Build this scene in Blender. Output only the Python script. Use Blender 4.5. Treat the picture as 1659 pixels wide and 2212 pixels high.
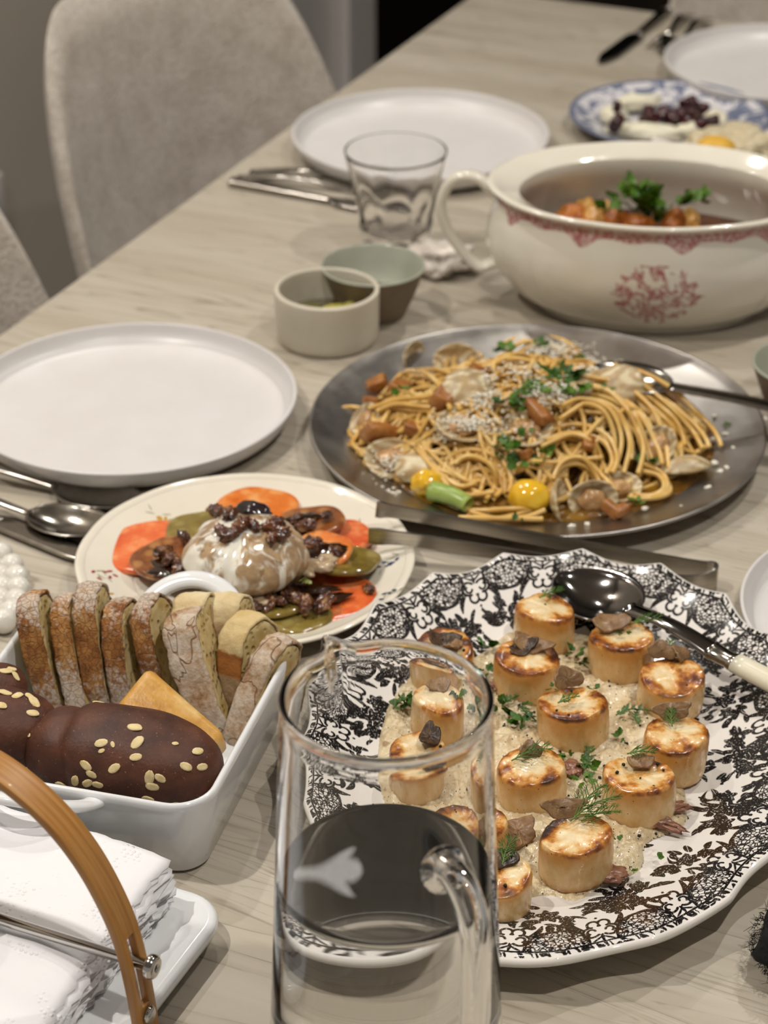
import bpy, bmesh, math, random
import numpy as np
from mathutils import Vector, Matrix, noise
from mathutils.bvhtree import BVHTree
random.seed(7); RNG = np.random.default_rng(11)
SC = bpy.context.scene; COL = SC.collection
for _o in list(bpy.data.objects): bpy.data.objects.remove(_o)

# ------------------------------------------------------------ camera (table top is z = 0, metres)
CAM_H, FPX, PITCH = 0.82, 2212 * 77 / 36.0, math.radians(30)
cd = bpy.data.cameras.new('camera'); cam = bpy.data.objects.new('camera', cd); COL.objects.link(cam)
cam.location = (0, 0, CAM_H); cam.rotation_euler = (math.pi / 2 - PITCH, 0, 0)
cd.sensor_width = 36; cd.lens = 77; cd.clip_start = 0.05; cd.clip_end = 50
cd.dof.use_dof = True; cd.dof.focus_distance = 1.24; cd.dof.aperture_fstop = 9.5
SC.camera = cam
SC.cycles.max_bounces = 11; SC.cycles.transmission_bounces = 11; SC.cycles.diffuse_bounces = 2; SC.cycles.glossy_bounces = 3; SC.cycles.adaptive_threshold = 0.035; SC.cycles.adaptive_min_samples = 16
SC.view_settings.view_transform = 'Standard'; SC.view_settings.look = 'None'
SC.view_settings.exposure = -0.10; SC.view_settings.gamma = 1.0; SC.view_settings.use_curve_mapping = False

# ------------------------------------------------------------ world: dim spill from the rest of the flat
W = bpy.data.worlds.new('world'); SC.world = W; W.use_nodes = True
W.node_tree.nodes['Background'].inputs[0].default_value = (1.0, 0.95, 0.89, 1)
W.node_tree.nodes['Background'].inputs[1].default_value = 0.28

# ------------------------------------------------------------ recessed ceiling downlights
CEIL = 1.75
LAMPS = [((-0.85, 1.05), 13.2), ((0.50, 0.45), 10), ((-0.80, 2.20), 7.8), ((0.85, 1.85), 9), ((-0.08, 2.76), 6)]
LAMP_COL = (1.0, 0.955, 0.885)
for (lx, ly), pw in LAMPS:
    ld = bpy.data.lights.new('downlight_beam', 'AREA'); ld.shape = 'DISK'; ld.size = 0.06
    ld.energy = pw; ld.color = LAMP_COL; ld.spread = math.radians(150)
    lo = bpy.data.objects.new('downlight_beam', ld); COL.objects.link(lo); lo.location = (lx, ly, CEIL - 0.015)

# ------------------------------------------------------------ measuring helpers
def P(px, py, z=0.0):
    """photo pixel -> point on the horizontal plane of height z"""
    dx = (px - 829.5) / FPX; dy = -(py - 1106) / FPX
    d = (dx, math.cos(PITCH) + dy * math.sin(PITCH), -math.sin(PITCH) + dy * math.cos(PITCH))
    t = (z - CAM_H) / d[2]
    return Vector((d[0] * t, d[1] * t, z))
def ray(px, py):
    dx = (px - 829.5) / FPX; dy = -(py - 1106) / FPX
    return Vector((0, 0, CAM_H)), Vector((dx, math.cos(PITCH) + dy * math.sin(PITCH), -math.sin(PITCH) + dy * math.cos(PITCH))).normalized()
TH = math.radians(24)
AX = Vector((math.sin(TH), math.cos(TH), 0)); BX = Vector((math.cos(TH), -math.sin(TH), 0))   # table axes
CORNER = Vector((0.1216, 2.7546, 0))
def TB(t, u, z=0.0): return CORNER - AX * t + BX * u + Vector((0, 0, z))

def lin(c):
    if isinstance(c, str): c = [int(c[i:i + 2], 16) for i in (1, 3, 5)]
    f = lambda v: v / 12.92 if v <= 0.04045 else ((v + 0.055) / 1.055) ** 2.4
    return tuple(f(v / 255.0) for v in c[:3]) + (1.0,)

# ------------------------------------------------------------ mesh helpers
def build_mesh(name, V, F, smooth=True, ang=None):
    me = bpy.data.meshes.new(name)
    V = np.asarray(V, dtype=np.float64).reshape(-1, 3)
    if isinstance(F, np.ndarray):
        k = F.shape[1]; n = len(F)
        me.vertices.add(len(V)); me.vertices.foreach_set('co', V.ravel())
        me.loops.add(n * k); me.loops.foreach_set('vertex_index', F.astype(np.int32).ravel())
        me.polygons.add(n); me.polygons.foreach_set('loop_start', np.arange(0, n * k, k, dtype=np.int32))
        me.update(calc_edges=True); me.validate()
    else:
        me.from_pydata([tuple(v) for v in V], [], [tuple(int(i) for i in f) for f in F]); me.update()
    me.polygons.foreach_set('use_smooth', [bool(smooth)] * len(me.polygons))
    if ang: me.set_sharp_from_angle(angle=math.radians(ang))
    me.update()
    return me
def O(name, vf, mat, parent=None, loc=(0, 0, 0), rot=(0, 0, 0), label=None, cat=None, group=None, kind=None, smooth=True, ang=None, mw=None, scale=None):
    me = vf if isinstance(vf, bpy.types.Mesh) else build_mesh(name, vf[0], vf[1], smooth, ang)
    if mat is not None and not me.materials: me.materials.append(mat)
    o = bpy.data.objects.new(name, me); COL.objects.link(o)
    if parent is not None: o.parent = parent
    if mw is not None: o.matrix_local = mw
    else:
        o.location = loc; o.rotation_euler = rot
        if scale is not None: o.scale = scale
    tag(o, label, cat, group, kind)
    return o
def tag(o, label=None, cat=None, group=None, kind=None):
    if label: o['label'] = label
    if cat: o['category'] = cat
    if group: o['group'] = group
    if kind: o['kind'] = kind
def T(name, label, cat, loc=(0, 0, 0), rotz=0.0, group=None, kind=None, mw=None):
    o = bpy.data.objects.new(name, None); COL.objects.link(o); o.empty_display_size = 0.02
    if mw is not None: o.matrix_world = mw
    else: o.location = loc; o.rotation_euler = (0, 0, rotz)
    tag(o, label, cat, group, kind)
    return o
def kids(o): return [c for c in bpy.data.objects if c.parent == o]
def copy_tree(o, parent=None):
    c = o.copy(); COL.objects.link(c); c.parent = parent
    for k in kids(o): copy_tree(k, c)
    return c
def join(parts):
    V = []; F = []; n = 0
    for v, f in parts:
        v = np.asarray(v, float).reshape(-1, 3); V.append(v)
        F += [tuple(int(i) + n for i in q) for q in f]; n += len(v)
    return np.concatenate(V), F
def xf(vf, m):
    v = np.asarray(vf[0], float).reshape(-1, 3); M = np.array(m)
    return v @ M[:3, :3].T + M[:3, 3], vf[1]
def mv(vf, x=0, y=0, z=0): return np.asarray(vf[0], float).reshape(-1, 3) + np.array([x, y, z]), vf[1]
def quads(n, m, wu, wv):
    i = np.arange(n if wu else n - 1); j = np.arange(m if wv else m - 1)
    I, J = np.meshgrid(i, j, indexing='ij'); I2 = (I + 1) % n; J2 = (J + 1) % m
    return np.stack([I * m + J, I2 * m + J, I2 * m + J2, I * m + J2], -1).reshape(-1, 4)
def spl(pts, n=6, closed=False):
    """Catmull-Rom through points"""
    p = np.asarray(pts, float); out = []; N = len(p)
    rng = range(N) if closed else range(N - 1)
    for i in rng:
        p0 = p[(i - 1) % N] if (closed or i > 0) else 2 * p[0] - p[1]
        p1 = p[i]; p2 = p[(i + 1) % N]
        p3 = p[(i + 2) % N] if (closed or i + 2 < N) else 2 * p[-1] - p[-2]
        for t in np.arange(n) / n:
            out.append(0.5 * ((2 * p1) + (-p0 + p2) * t + (2 * p0 - 5 * p1 + 4 * p2 - p3) * t * t + (-p0 + 3 * p1 - 3 * p2 + p3) * t ** 3))
    if not closed: out.append(p[-1])
    return np.array(out)
def lathe(prof, seg=64, fx=1.0, fy=1.0, wob=None):
    prof = np.asarray(prof, float); th = np.linspace(0, 2 * np.pi, seg, endpoint=False)
    r = prof[:, 0][:, None]; z = prof[:, 1][:, None] + 0 * th[None]
    k = np.ones((len(prof), seg)) if wob is None else wob(th[None] + 0 * r, z, r + 0 * th[None])
    V = np.stack([r * np.cos(th) * k * fx, r * np.sin(th) * k * fy, z], -1)
    F = quads(len(prof), seg, False, True)[:, ::-1]
    return V.reshape(-1, 3), F
def tube(pts, r, seg=8, cap=True, closed=False):
    p = np.asarray(pts, float); n = len(p); r = np.broadcast_to(np.asarray(r, float), (n,))
    tg = np.roll(p, -1, 0) - np.roll(p, 1, 0) if closed else np.gradient(p, axis=0)
    tg /= np.linalg.norm(tg, axis=1)[:, None] + 1e-12
    u = np.cross(tg[0], [0.3, 0.5, 0.81]); u /= np.linalg.norm(u); U = []
    for i in range(n):
        u = u - tg[i] * (u @ tg[i]); u = u / (np.linalg.norm(u) + 1e-12); U.append(u)
    U = np.array(U); Wv = np.cross(tg, U); a = np.linspace(0, 2 * np.pi, seg, endpoint=False)
    V = p[:, None] + r[:, None, None] * (np.cos(a)[None, :, None] * U[:, None] + np.sin(a)[None, :, None] * Wv[:, None])
    F = [tuple(q) for q in quads(n, seg, closed, True)]
    if cap and not closed: F += [tuple(range(seg - 1, -1, -1)), tuple(range((n - 1) * seg, n * seg))]
    return V.reshape(-1, 3), F
def sweep(pts, sect, side, cap=True, scale=None):
    """sweep 2-D section (x along side, y along normal) on a path; side: fixed vector or one per point"""
    p = np.asarray(pts, float); n = len(p); tg = np.gradient(p, axis=0); tg /= np.linalg.norm(tg, axis=1)[:, None]
    S = np.broadcast_to(np.asarray(side, float), (n, 3)).copy()
    S = S - tg * (S * tg).sum(1)[:, None]; S /= np.linalg.norm(S, axis=1)[:, None]; N = np.cross(tg, S)
    sect = np.asarray(sect, float); m = len(sect)
    sc = np.ones((n, 2)) if scale is None else np.asarray(scale, float)
    V = p[:, None] + (sect[None, :, 0] * sc[:, None, 0])[..., None] * S[:, None] + (sect[None, :, 1] * sc[:, None, 1])[..., None] * N[:, None]
    F = [tuple(q) for q in quads(n, m, False, True)]
    if cap: F += [tuple(range(m - 1, -1, -1)), tuple(range((n - 1) * m, n * m))]
    return V.reshape(-1, 3), F
def rect_sect(w, h, b=0.0008):
    b = min(b, w * .45, h * .45); x, y = w / 2, h / 2
    return [(-x + b, -y), (x - b, -y), (x, -y + b), (x, y - b), (x - b, y), (-x + b, y), (-x, y - b), (-x, -y + b)]
_ico = {}
def ico(sub):
    if sub not in _ico:
        bm = bmesh.new(); bmesh.ops.create_icosphere(bm, subdivisions=sub, radius=1.0); bm.verts.index_update()
        _ico[sub] = (np.array([v.co[:] for v in bm.verts]), np.array([[v.index for v in f.verts] for f in bm.faces])); bm.free()
    return _ico[sub]
def nz(V, freq, seed, octs=2):
    out = np.empty(len(V)); s = Vector((seed * 3.17, seed * 1.31, seed * 7.7))
    for i, v in enumerate(V): out[i] = noise.fractal(Vector(v) * freq + s, 1.0, 2.0, octs)
    return out
def blob(size, sub=3, amp=0.12, freq=1.6, seed=0, octs=2):
    v, f = ico(sub); d = 1 + amp * nz(v, freq, seed, octs)
    return v * d[:, None] * np.asarray(size, float), f
def rbox(sx, sy, sz, b=0.002, seg=2):
    bm = bmesh.new(); bmesh.ops.create_cube(bm, size=1.0)
    for v in bm.verts: v.co = Vector((v.co.x * sx, v.co.y * sy, v.co.z * sz))
    if b > 0: bmesh.ops.bevel(bm, geom=list(bm.edges), offset=b, segments=seg, profile=0.5, affect='EDGES')
    bm.verts.index_update(); r = (np.array([v.co[:] for v in bm.verts]), [tuple(v.index for v in f.verts) for f in bm.faces]); bm.free()
    return r
def rrect(w, l, rc, k=8):
    out = []
    for cx, cy, a0 in ((w / 2 - rc, l / 2 - rc, 0), (-w / 2 + rc, l / 2 - rc, 90), (-w / 2 + rc, -l / 2 + rc, 180), (w / 2 - rc, -l / 2 + rc, 270)):
        for i in range(k + 1):
            a = math.radians(a0 + 90 * i / k); out.append((cx + rc * math.cos(a), cy + rc * math.sin(a)))
    return np.array(out)
def rrect_lathe(w, l, rc, prof, k=8):
    """rings of rounded rectangles; prof = (inset, z); closes the first and last ring with an n-gon"""
    V = []; m = 4 * (k + 1)
    for ins, z in prof:
        q = rrect(w - 2 * ins, l - 2 * ins, max(rc - ins, 0.003), k); V.append(np.column_stack([q, np.full(m, z)]))
    F = [tuple(q[::-1]) for q in quads(len(prof), m, False, True)]
    F += [tuple(range(m)), tuple(range((len(prof) - 1) * m, len(prof) * m))[::-1]]
    return np.concatenate(V), F
def frame(o, z=None, x=None, y=None):
    """4x4 from an origin and two of its axes (z first, or y first)"""
    if z is not None and x is not None:
        z = Vector(z).normalized(); x = Vector(x); x = (x - z * x.dot(z)).normalized(); y = z.cross(x)
    else:
        x = Vector(x).normalized(); y = Vector(y); y = (y - x * y.dot(x)).normalized(); z = x.cross(y)
    m = Matrix.Identity(4)
    for i, a in enumerate((x, y, z)):
        for j in range(3): m[j][i] = a[j]
    for j in range(3): m[j][3] = o[j]
    return m

# ------------------------------------------------------------ material helpers
class G:
    def __init__(s, name):
        s.m = bpy.data.materials.new(name); s.m.use_nodes = True; s.t = s.m.node_tree; s.t.nodes.clear()
        s.out = s.t.nodes.new('ShaderNodeOutputMaterial')
    def n(s, typ, ins=None, **kw):
        nd = s.t.nodes.new('ShaderNode' + typ)
        for k, v in kw.items(): setattr(nd, k, v)
        for k, v in (ins or {}).items(): s.put(nd.inputs[k], v)
        return nd
    def put(s, sock, v):
        if isinstance(v, bpy.types.NodeSocket): s.t.links.new(v, sock)
        elif v is not None: sock.default_value = v
    def obj(s, scale=(1, 1, 1), rot=(0, 0, 0), loc=(0, 0, 0), rnd=False, src='Object'):
        tc = s.n('TexCoord').outputs[src]
        if rnd:
            r = s.n('ObjectInfo').outputs['Random']
            tc = s.n('VectorMath', {0: tc, 1: s.n('CombineXYZ', {0: s.math('MULTIPLY', r, 3.7), 1: s.math('MULTIPLY', r, 9.1), 2: s.math('MULTIPLY', r, 5.3)}).outputs[0]}, operation='ADD').outputs[0]
        return s.n('Mapping', {'Vector': tc, 'Scale': scale, 'Rotation': rot, 'Location': loc}).outputs[0]
    def xyz(s, src='Object'): return s.n('SeparateXYZ', {0: s.n('TexCoord').outputs[src]}).outputs
    def noise(s, vec, scale, detail=3, rough=0.55, dist=0.0, out='Fac'):
        return s.n('TexNoise', {'Vector': vec, 'Scale': scale, 'Detail': detail, 'Roughness': rough, 'Distortion': dist}).outputs[out]
    def voro(s, vec, scale, feature='F1', out='Distance', rand=1.0):
        return s.n('TexVoronoi', {'Vector': vec, 'Scale': scale, 'Randomness': rand}, feature=feature).outputs[out]
    def ramp(s, fac, stops, interp='LINEAR'):
        nd = s.n('ValToRGB', {0: fac}); cr = nd.color_ramp; cr.interpolation = interp
        while len(cr.elements) < len(stops): cr.elements.new(0.5)
        for e, (p, c) in zip(cr.elements, stops): e.position = p; e.color = c if isinstance(c, tuple) and len(c) == 4 else lin(c)
        return nd.outputs[0]
    def step(s, fac, lo, hi):
        return s.n('MapRange', {0: fac, 1: lo, 2: hi, 3: 0.0, 4: 1.0}, interpolation_type='SMOOTHSTEP').outputs[0]
    def math(s, op, a, b=None, c=None):
        nd = s.n('Math', operation=op); s.put(nd.inputs[0], a)
        if b is not None: s.put(nd.inputs[1], b)
        if c is not None: s.put(nd.inputs[2], c)
        return nd.outputs[0]
    def mix(s, fac, a, b, blend='MIX'):
        nd = s.n('Mix', data_type='RGBA', blend_type=blend)
        s.put(nd.inputs[0], fac)
        for i, v in ((6, a), (7, b)): s.put(nd.inputs[i], lin(v) if isinstance(v, (str,)) or (isinstance(v, tuple) and len(v) == 3) else v)
        return nd.outputs[2]
    def attr(s, name): return s.n('Attribute', attribute_name=name).outputs['Fac']
    def bump(s, h, strength=0.3, dist=0.001, nrm=None):
        return s.n('Bump', {'Height': h, 'Strength': strength, 'Distance': dist, 'Normal': nrm}).outputs[0]
    def surf(s, color, rough=0.5, metal=0.0, normal=None, **kw):
        ins = {'Base Color': lin(color) if isinstance(color, (str,)) or (isinstance(color, tuple) and len(color) == 3) else color, 'Roughness': rough, 'Metallic': metal, 'Normal': normal}
        names = {'spec': 'Specular IOR Level', 'coat': 'Coat Weight', 'coat_rough': 'Coat Roughness', 'trans': 'Transmission Weight', 'ior': 'IOR', 'sss': 'Subsurface Weight', 'sss_scale': 'Subsurface Scale', 'sheen': 'Sheen Weight', 'aniso': 'Anisotropic', 'alpha': 'Alpha', 'emit': 'Emission Strength', 'emit_col': 'Emission Color'}
        for k, v in kw.items(): ins[names[k]] = v
        p = s.n('BsdfPrincipled', {k: v for k, v in ins.items() if v is not None})
        if 'sss' in kw: p.inputs['Subsurface Radius'].default_value = (1.0, 0.6, 0.35)
        s.t.links.new(p.outputs[0], s.out.inputs[0]); return s.m
def simple(name, c1, c2=None, scale=60, rough=0.5, lo=0.35, hi=0.65, bump=0.0, bdist=0.0006, bscale=None, rnd=False, **kw):
    g = G(name); v = g.obj(rnd=rnd); f = g.noise(v, scale)
    col = lin(c1) if c2 is None else g.ramp(f, [(lo, c1), (hi, c2)])
    nb = g.bump(g.noise(v, bscale or scale * 2), bump, bdist) if bump else None
    return g.surf(col, rough, normal=nb, **kw)
# ============================================================ materials shared by several things
def m_wood():
    g = G('limed_oak'); fine = g.noise(g.obj(scale=(6, 420, 20)), 1.5, 2, 0.5); soft = g.noise(g.obj(scale=(1.0, 9, 1)), 2.4, 3, 0.6)
    fld = g.noise(g.obj(scale=(0.55, 6.5, 1)), 2.6, 2.5, 0.5, 0.25); brk = g.noise(g.obj(scale=(14, 60, 1)), 1.5, 2, 0.6)
    base = g.ramp(soft, [(0.28, '#aea391'), (0.5, '#bab0a0'), (0.74, '#c3baac')])
    fr = g.math('FRACT', g.math('MULTIPLY', fld, 17.0)); d = g.math('ABSOLUTE', g.math('SUBTRACT', fr, 0.5))
    line = g.math('MULTIPLY', g.math('SUBTRACT', 1.0, g.step(d, 0.0, 0.085)), g.step(brk, 0.36, 0.60))
    shade = g.math('MULTIPLY', g.step(fr, 0.1, 0.5), g.math('SUBTRACT', 1.0, g.step(fr, 0.5, 0.53)))
    base = g.mix(g.math('MULTIPLY', shade, 0.28), base, '#998c78')
    zone = g.step(g.noise(g.obj(scale=(2.0, 7, 1), loc=(4, 2, 0)), 2.0, 2), 0.48, 0.58)
    d2 = g.math('ABSOLUTE', g.math('SUBTRACT', g.math('FRACT', g.math('MULTIPLY', fld, 52.0)), 0.5)); l2 = g.math('MULTIPLY', g.math('MULTIPLY', g.math('SUBTRACT', 1.0, g.step(d2, 0.0, 0.13)), g.step(g.noise(g.obj(scale=(22, 90, 1)), 1.7, 2), 0.42, 0.60)), zone)
    line = g.math('MAXIMUM', line, g.math('MULTIPLY', l2, 0.7))
    base = g.mix(g.math('MULTIPLY', line, 0.55), base, '#756957')
    pore = g.step(fine, 0.60, 0.74); base = g.mix(g.math('MULTIPLY', pore, 0.16), base, '#8f8066')
    return g.surf(base, g.math('ADD', 0.40, g.math('MULTIPLY', fine, 0.12)), spec=0.4)
WOOD = m_wood()
def m_fabric():
    g = G('boucle_fabric'); v = g.obj()
    a = g.noise(v, 28, 4, 0.65); b = g.voro(v, 260); c = g.noise(v, 900, 2)
    col = g.ramp(a, [(0.3, '#bfb4a7'), (0.5, '#d0c6ba'), (0.72, '#dcd3c8')])
    col = g.mix(g.math('MULTIPLY', g.step(b, 0.35, 0.8), 0.3), col, '#857a6e')
    return g.surf(col, 0.95, normal=g.bump(g.math('ADD', b, c), 0.6, 0.002), sheen=0.25, spec=0.15)
FABRIC = m_fabric()
WHITE_GLAZE = simple('white_stoneware_glaze', '#d8d4d1', '#dcd8d6', 25, 0.32, spec=0.5)
PORCELAIN = simple('white_porcelain', '#e6e7e8', '#ecedee', 25, 0.10, spec=0.55, coat=0.3, coat_rough=0.05)
STEEL = (lambda g: g.surf(g.ramp(g.noise(g.obj(scale=(30, 30, 30)), 5, 3), [(0.3, '#969189'), (0.7, '#a8a39b')]), 0.17, 1.0))(G('polished_steel'))
DARK_STEEL = (lambda g: g.surf('#5f5d5b', 0.14, 1.0))(G('dark_mirror_steel'))
WALL = simple('greige_wall_paint', '#c2b7a9', '#c7bcae', 3, 0.85, bump=0.08, bscale=300)
TRIM = simple('pale_grey_trim_paint', '#d6d0cb', '#dad4cf', 4, 0.5)
DARKM = simple('black_night_glass', '#060606', '#0a0a09', 3, 0.25)
FLOORM = simple('dark_oak_floor', '#3a3029', '#463a31', 8, 0.5)
CEILM = simple('ceiling_paint', '#d8d2c8', '#dcd6cc', 3, 0.9)

# ============================================================ the room
FLOOR_Z = -0.75
def slab(name, c, sx, sy, sz, mat, rz=0.0, b=0.0, parent=None, kind='structure', **kw):
    return O(name, rbox(sx, sy, sz, b), mat, parent, loc=c, rot=(0, 0, rz), kind=kind if parent is None else None, smooth=False, **kw)
E1 = P(0, 722)
def WL(s, o, z): return E1 + AX * s - BX * o + Vector((0, 0, z))     # s along the left table edge, o outwards from it
slab('floor', TB(0.8, 0.6, FLOOR_Z - 0.03), 7.5, 9.0, 0.06, FLOORM, -TH)
slab('ceiling', TB(0.8, 0.6, CEIL + 0.03), 7.5, 9.0, 0.06, CEILM, -TH)
wz = (CEIL + FLOOR_Z) / 2; wh = CEIL - FLOOR_Z
slab('wall_left', WL(0.02, 0.76, wz), 0.12, 3.62, wh, WALL, -TH)
slab('wall_far', WL(3.85, -0.9, wz), 3.4, 0.12, wh, DARKM, -TH)
slab('baseboard_left', WL(0.02, 0.695, FLOOR_Z + 0.06), 0.014, 3.62, 0.12, TRIM, -TH, 0.002)
# glazed door beside the wall: casing, stile, casing, then a dark night pane
slab('trim_1', WL(1.945, 0.715, wz), 0.045, 0.115, wh, TRIM, -TH, 0.004)
slab('door_1', WL(2.10, 0.745, wz), 0.04, 0.195, wh, TRIM, -TH, 0.004)
slab('trim_2', WL(2.262, 0.715, wz), 0.06, 0.125, wh, TRIM, -TH, 0.004)
slab('window_1', WL(3.10, 0.76, wz), 0.05, 1.55, wh, DARKM, -TH)
for (lx, ly), pw in LAMPS:
    O('downlight_ring', lathe(spl([(0.045, 0.0), (0.052, -0.006), (0.062, -0.004), (0.066, 0.0)], 3), 40), CEILM, bpy.data.objects['ceiling'],
      mw=bpy.data.objects['ceiling'].matrix_world.inverted() @ Matrix.Translation((lx, ly, CEIL)) if False else Matrix.Rotation(TH, 4, 'Z') @ Matrix.Translation(Vector((lx, ly, CEIL)) - TB(0.8, 0.6, CEIL + 0.03)))
sk = T('wall_socket', 'small pale plastic wall plate at the left picture edge above the front chair', 'wall socket', P(0, 0, 0) * 0 + WL(0.985, 0.694, -0.372), -TH)
O('cover_plate', rbox(0.012, 0.09, 0.10, 0.004), TRIM, sk)
O('socket_insert', rbox(0.016, 0.045, 0.06, 0.003), simple('socket_plastic', '#8d8790', rough=0.4), sk)

# ============================================================ dining table
tb = T('dining_table', 'large pale limed oak dining table set for dinner', 'table', TB(1.15, 0.55, 0), -TH)
O('tabletop', mv(rbox(1.10, 2.30, 0.032, 0.003), 0, 0, -0.016), WOOD, tb, smooth=True, ang=40)
for sx in (-1, 1):
    for sy in (-1, 1):
        O('leg', mv(rbox(0.07, 0.07, 0.718, 0.006), sx * 0.42, sy * 1.0, -0.032 - 0.359), WOOD, tb, ang=40)
    O('apron', mv(rbox(0.02, 1.93, 0.06, 0.002), sx * 0.42, 0, -0.062), WOOD, tb, ang=40)

# ============================================================ upholstered barrel chairs
def chair_shell():
    nu, nv = 64, 30; V = []
    for side in (0, 1):                       # inner face, outer face
        for i in range(nu):
            ph = -1 + 2 * i / (nu - 1)
            ztop = 0.892 - 0.30 * (max(0, abs(ph) - 0.42) / 0.58) ** 2.4
            for j in range(nv):
                t = j / (nv - 1); z = 0.42 + (ztop - 0.42) * t; h = (z - 0.42) / 0.46
                hw = 0.205 + 0.068 * h; th_ = 0.05 * (1 - 0.45 * h) * (1 - 0.5 * abs(ph) ** 4)
                x = -0.20 - 0.09 * h + 0.085 * ph * ph + (-th_ if side else 0.0)
                e = max(0.0, (t - 0.92) / 0.08) ** 2
                V.append((x + (-0.5 if side == 0 else 0.5) * th_ * e, ph * hw, z))
    V = np.array(V); n = nu * nv; F = []
    q = quads(nu, nv, False, False); F += [tuple(r[::-1]) for r in q]; F += [tuple(r + n) for r in q]
    for i in range(nu - 1):
        for j in (0, nv - 1):
            a, b = i * nv + j, (i + 1) * nv + j
            F.append((a, b, b + n, a + n) if j == 0 else (b, a, a + n, b + n))
    for j in range(nv - 1):
        for i in (0, nu - 1):
            a, b = i * nv + j, i * nv + j + 1
            F.append((b, a, a + n, b + n) if i == 0 else (a, b, b + n, a + n))
    return V, F
CH_LEG = simple('black_steel_leg', '#1d1b1a', rough=0.4, metal=0.6)
def make_chair(label, loc, rz):
    t = T('dining_chair', label, 'chair', loc, rz, 'upholstered dining chairs')
    sh = O('backrest', chair_shell(), FABRIC, t); sb = sh.modifiers.new('soft', 'SUBSURF'); sb.levels = 1; sb.render_levels = 1
    O('seat', mv((lambda q: (q[0] * np.array([1, 1, 1.0]), q[1]))(rbox(0.44, 0.44, 0.10, 0.04, 4)), 0.03, 0, 0.43), FABRIC, t)
    for sx in (-1, 1):
        for sy in (-1, 1):
            O('leg', tube([(sx * 0.17, sy * 0.17, 0.39), (sx * 0.22, sy * 0.22, 0.0)], [0.014, 0.009], 10), CH_LEG, t)
    return t
c0 = make_chair('greige boucle dining chair in full view behind the far white plate', WL(0.52, -0.10, FLOOR_Z), -TH - 0.24)
c1 = copy_tree(c0); c1.location = WL(-0.115, -0.10, FLOOR_Z); c1['label'] = 'greige boucle dining chair cut off at the left edge, nearest chair'
c2 = copy_tree(c0); c2.location = TB(0.02, 0.42, FLOOR_Z); c2.rotation_euler = (0, 0, -TH - math.pi / 2); c2['label'] = 'greige dining chair at the far end of the table behind the cutlery'
# ============================================================ white dinner plates
def dinner_plate(name, label, c, R=0.134, group='white dinner plates with upright rim'):
    k = R / 0.134
    pr = [(1e-4, .003), (.070, .003), (.073, .0004), (.080, .0004), (.083, .003), (.116, .0035), (.1255, .007), (.1315, .014), (.1340, .0215), (.1336, .0229), (.1324, .0233), (.1313, .0225), (.1290, .0150), (.1240, .0095), (.1160, .0070), (.06, .0066), (1e-4, .0066)]
    return O(name, lathe(spl([(a * k, b) for a, b in pr], 3), 128), WHITE_GLAZE, loc=c, label=label, cat='plate', group=group)
dinner_plate('dinner_plate', 'empty white dinner plate above the burrata plate, next to the spoons', (-.204, 1.571, 0))
dinner_plate('dinner_plate', 'empty white dinner plate behind the water tumbler', (.038, 2.174, 0))
dinner_plate('dinner_plate', 'white dinner plate in the top corner beside the far cutlery', (.452, 2.405, 0))
c = P(1592, 1312, .0215)
dinner_plate('dinner_plate', 'white plate cut by the frame edge beside the cream-handled spoon', (c.x + .1235, c.y, 0), .120).scale = (1, 1, .85)

# ============================================================ water jug
JC = Vector((0.001, 0.820, 0)); JH = 0.25; SP_AZ = math.radians(119.5); HD_AZ = SP_AZ - math.pi
def jug_r(z): return 0.0610 - 0.0125 * (z / JH) ** 0.9
GLASS = (lambda g: g.surf((1.0, 1.0, 1.0, 1), 0.0, trans=1.0, ior=1.47))(G('clear_glass'))
WATER = (lambda g: g.surf((0.985, 0.995, 1.0, 1), 0.0, trans=1.0, ior=1.333))(G('water'))
def jug_body():
    out = [(1e-4, 0.0), (.054, 0.0), (.0595, .0018), (.0612, .006)]
    out += [(jug_r(z), z) for z in np.linspace(.012, JH - .006, 30)] + [(jug_r(JH) - .0010 + .0016 * math.cos(a), JH - .0016 + .0016 * math.sin(a)) for a in np.linspace(-.5, 3.64, 14)]
    out += [(jug_r(z) - .0021, z) for z in np.linspace(JH - .006, .013, 30)] + [(.0570, .0080), (.052, .0055), (.03, .005), (1e-4, .005)]
    def wob(th, z, r):
        d = np.abs((th - SP_AZ + np.pi) % (2 * np.pi) - np.pi); f = np.clip((z - (JH - .035)) / .035, 0, 1) ** 2
        return 1 + f * (0.22 * np.exp(-(d / 0.10) ** 2) - 0.02 * np.exp(-((d - .28) / 0.12) ** 2))
    return lathe(out, 144, wob=wob)
jug = T('water_jug', 'tall clear glass jug half full of water, handle towards the camera', 'jug', JC)
O('body', jug_body(), GLASS, jug)
hp = spl([(.0520, .187), (.060, .190), (.071, .187), (.079, .175), (.0815, .155), (.0812, .11), (.0790, .075), (.0715, .057), (.0615, .052), (.0575, .052)], 6)
hv = np.array([(r * math.cos(HD_AZ), r * math.sin(HD_AZ), z) for r, z in hp]); n_ = len(hv); t_ = np.linspace(0, 1, n_)
O('handle', tube(hv, .0072 + .0045 * np.exp(-(t_ / .05) ** 2) + .003 * np.exp(-((1 - t_) / .05) ** 2), 20), GLASS, jug)
wl = .150; wp = [(1e-4, .0048), (.03, .0048), (.0521, .0054), (.0572, .0080)] + [(jug_r(z) - .00195, z) for z in np.linspace(.013, wl, 24)] + [(jug_r(wl) - .0032, wl - .0006), (jug_r(wl) - .006, wl - .0010), (.02, wl - .0010), (1e-4, wl - .0010)]
O('drinking_water', lathe(wp, 144), WATER, loc=JC + Vector((0, 0, .0002)), label='clear still water filling the glass jug', cat='water')

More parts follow.
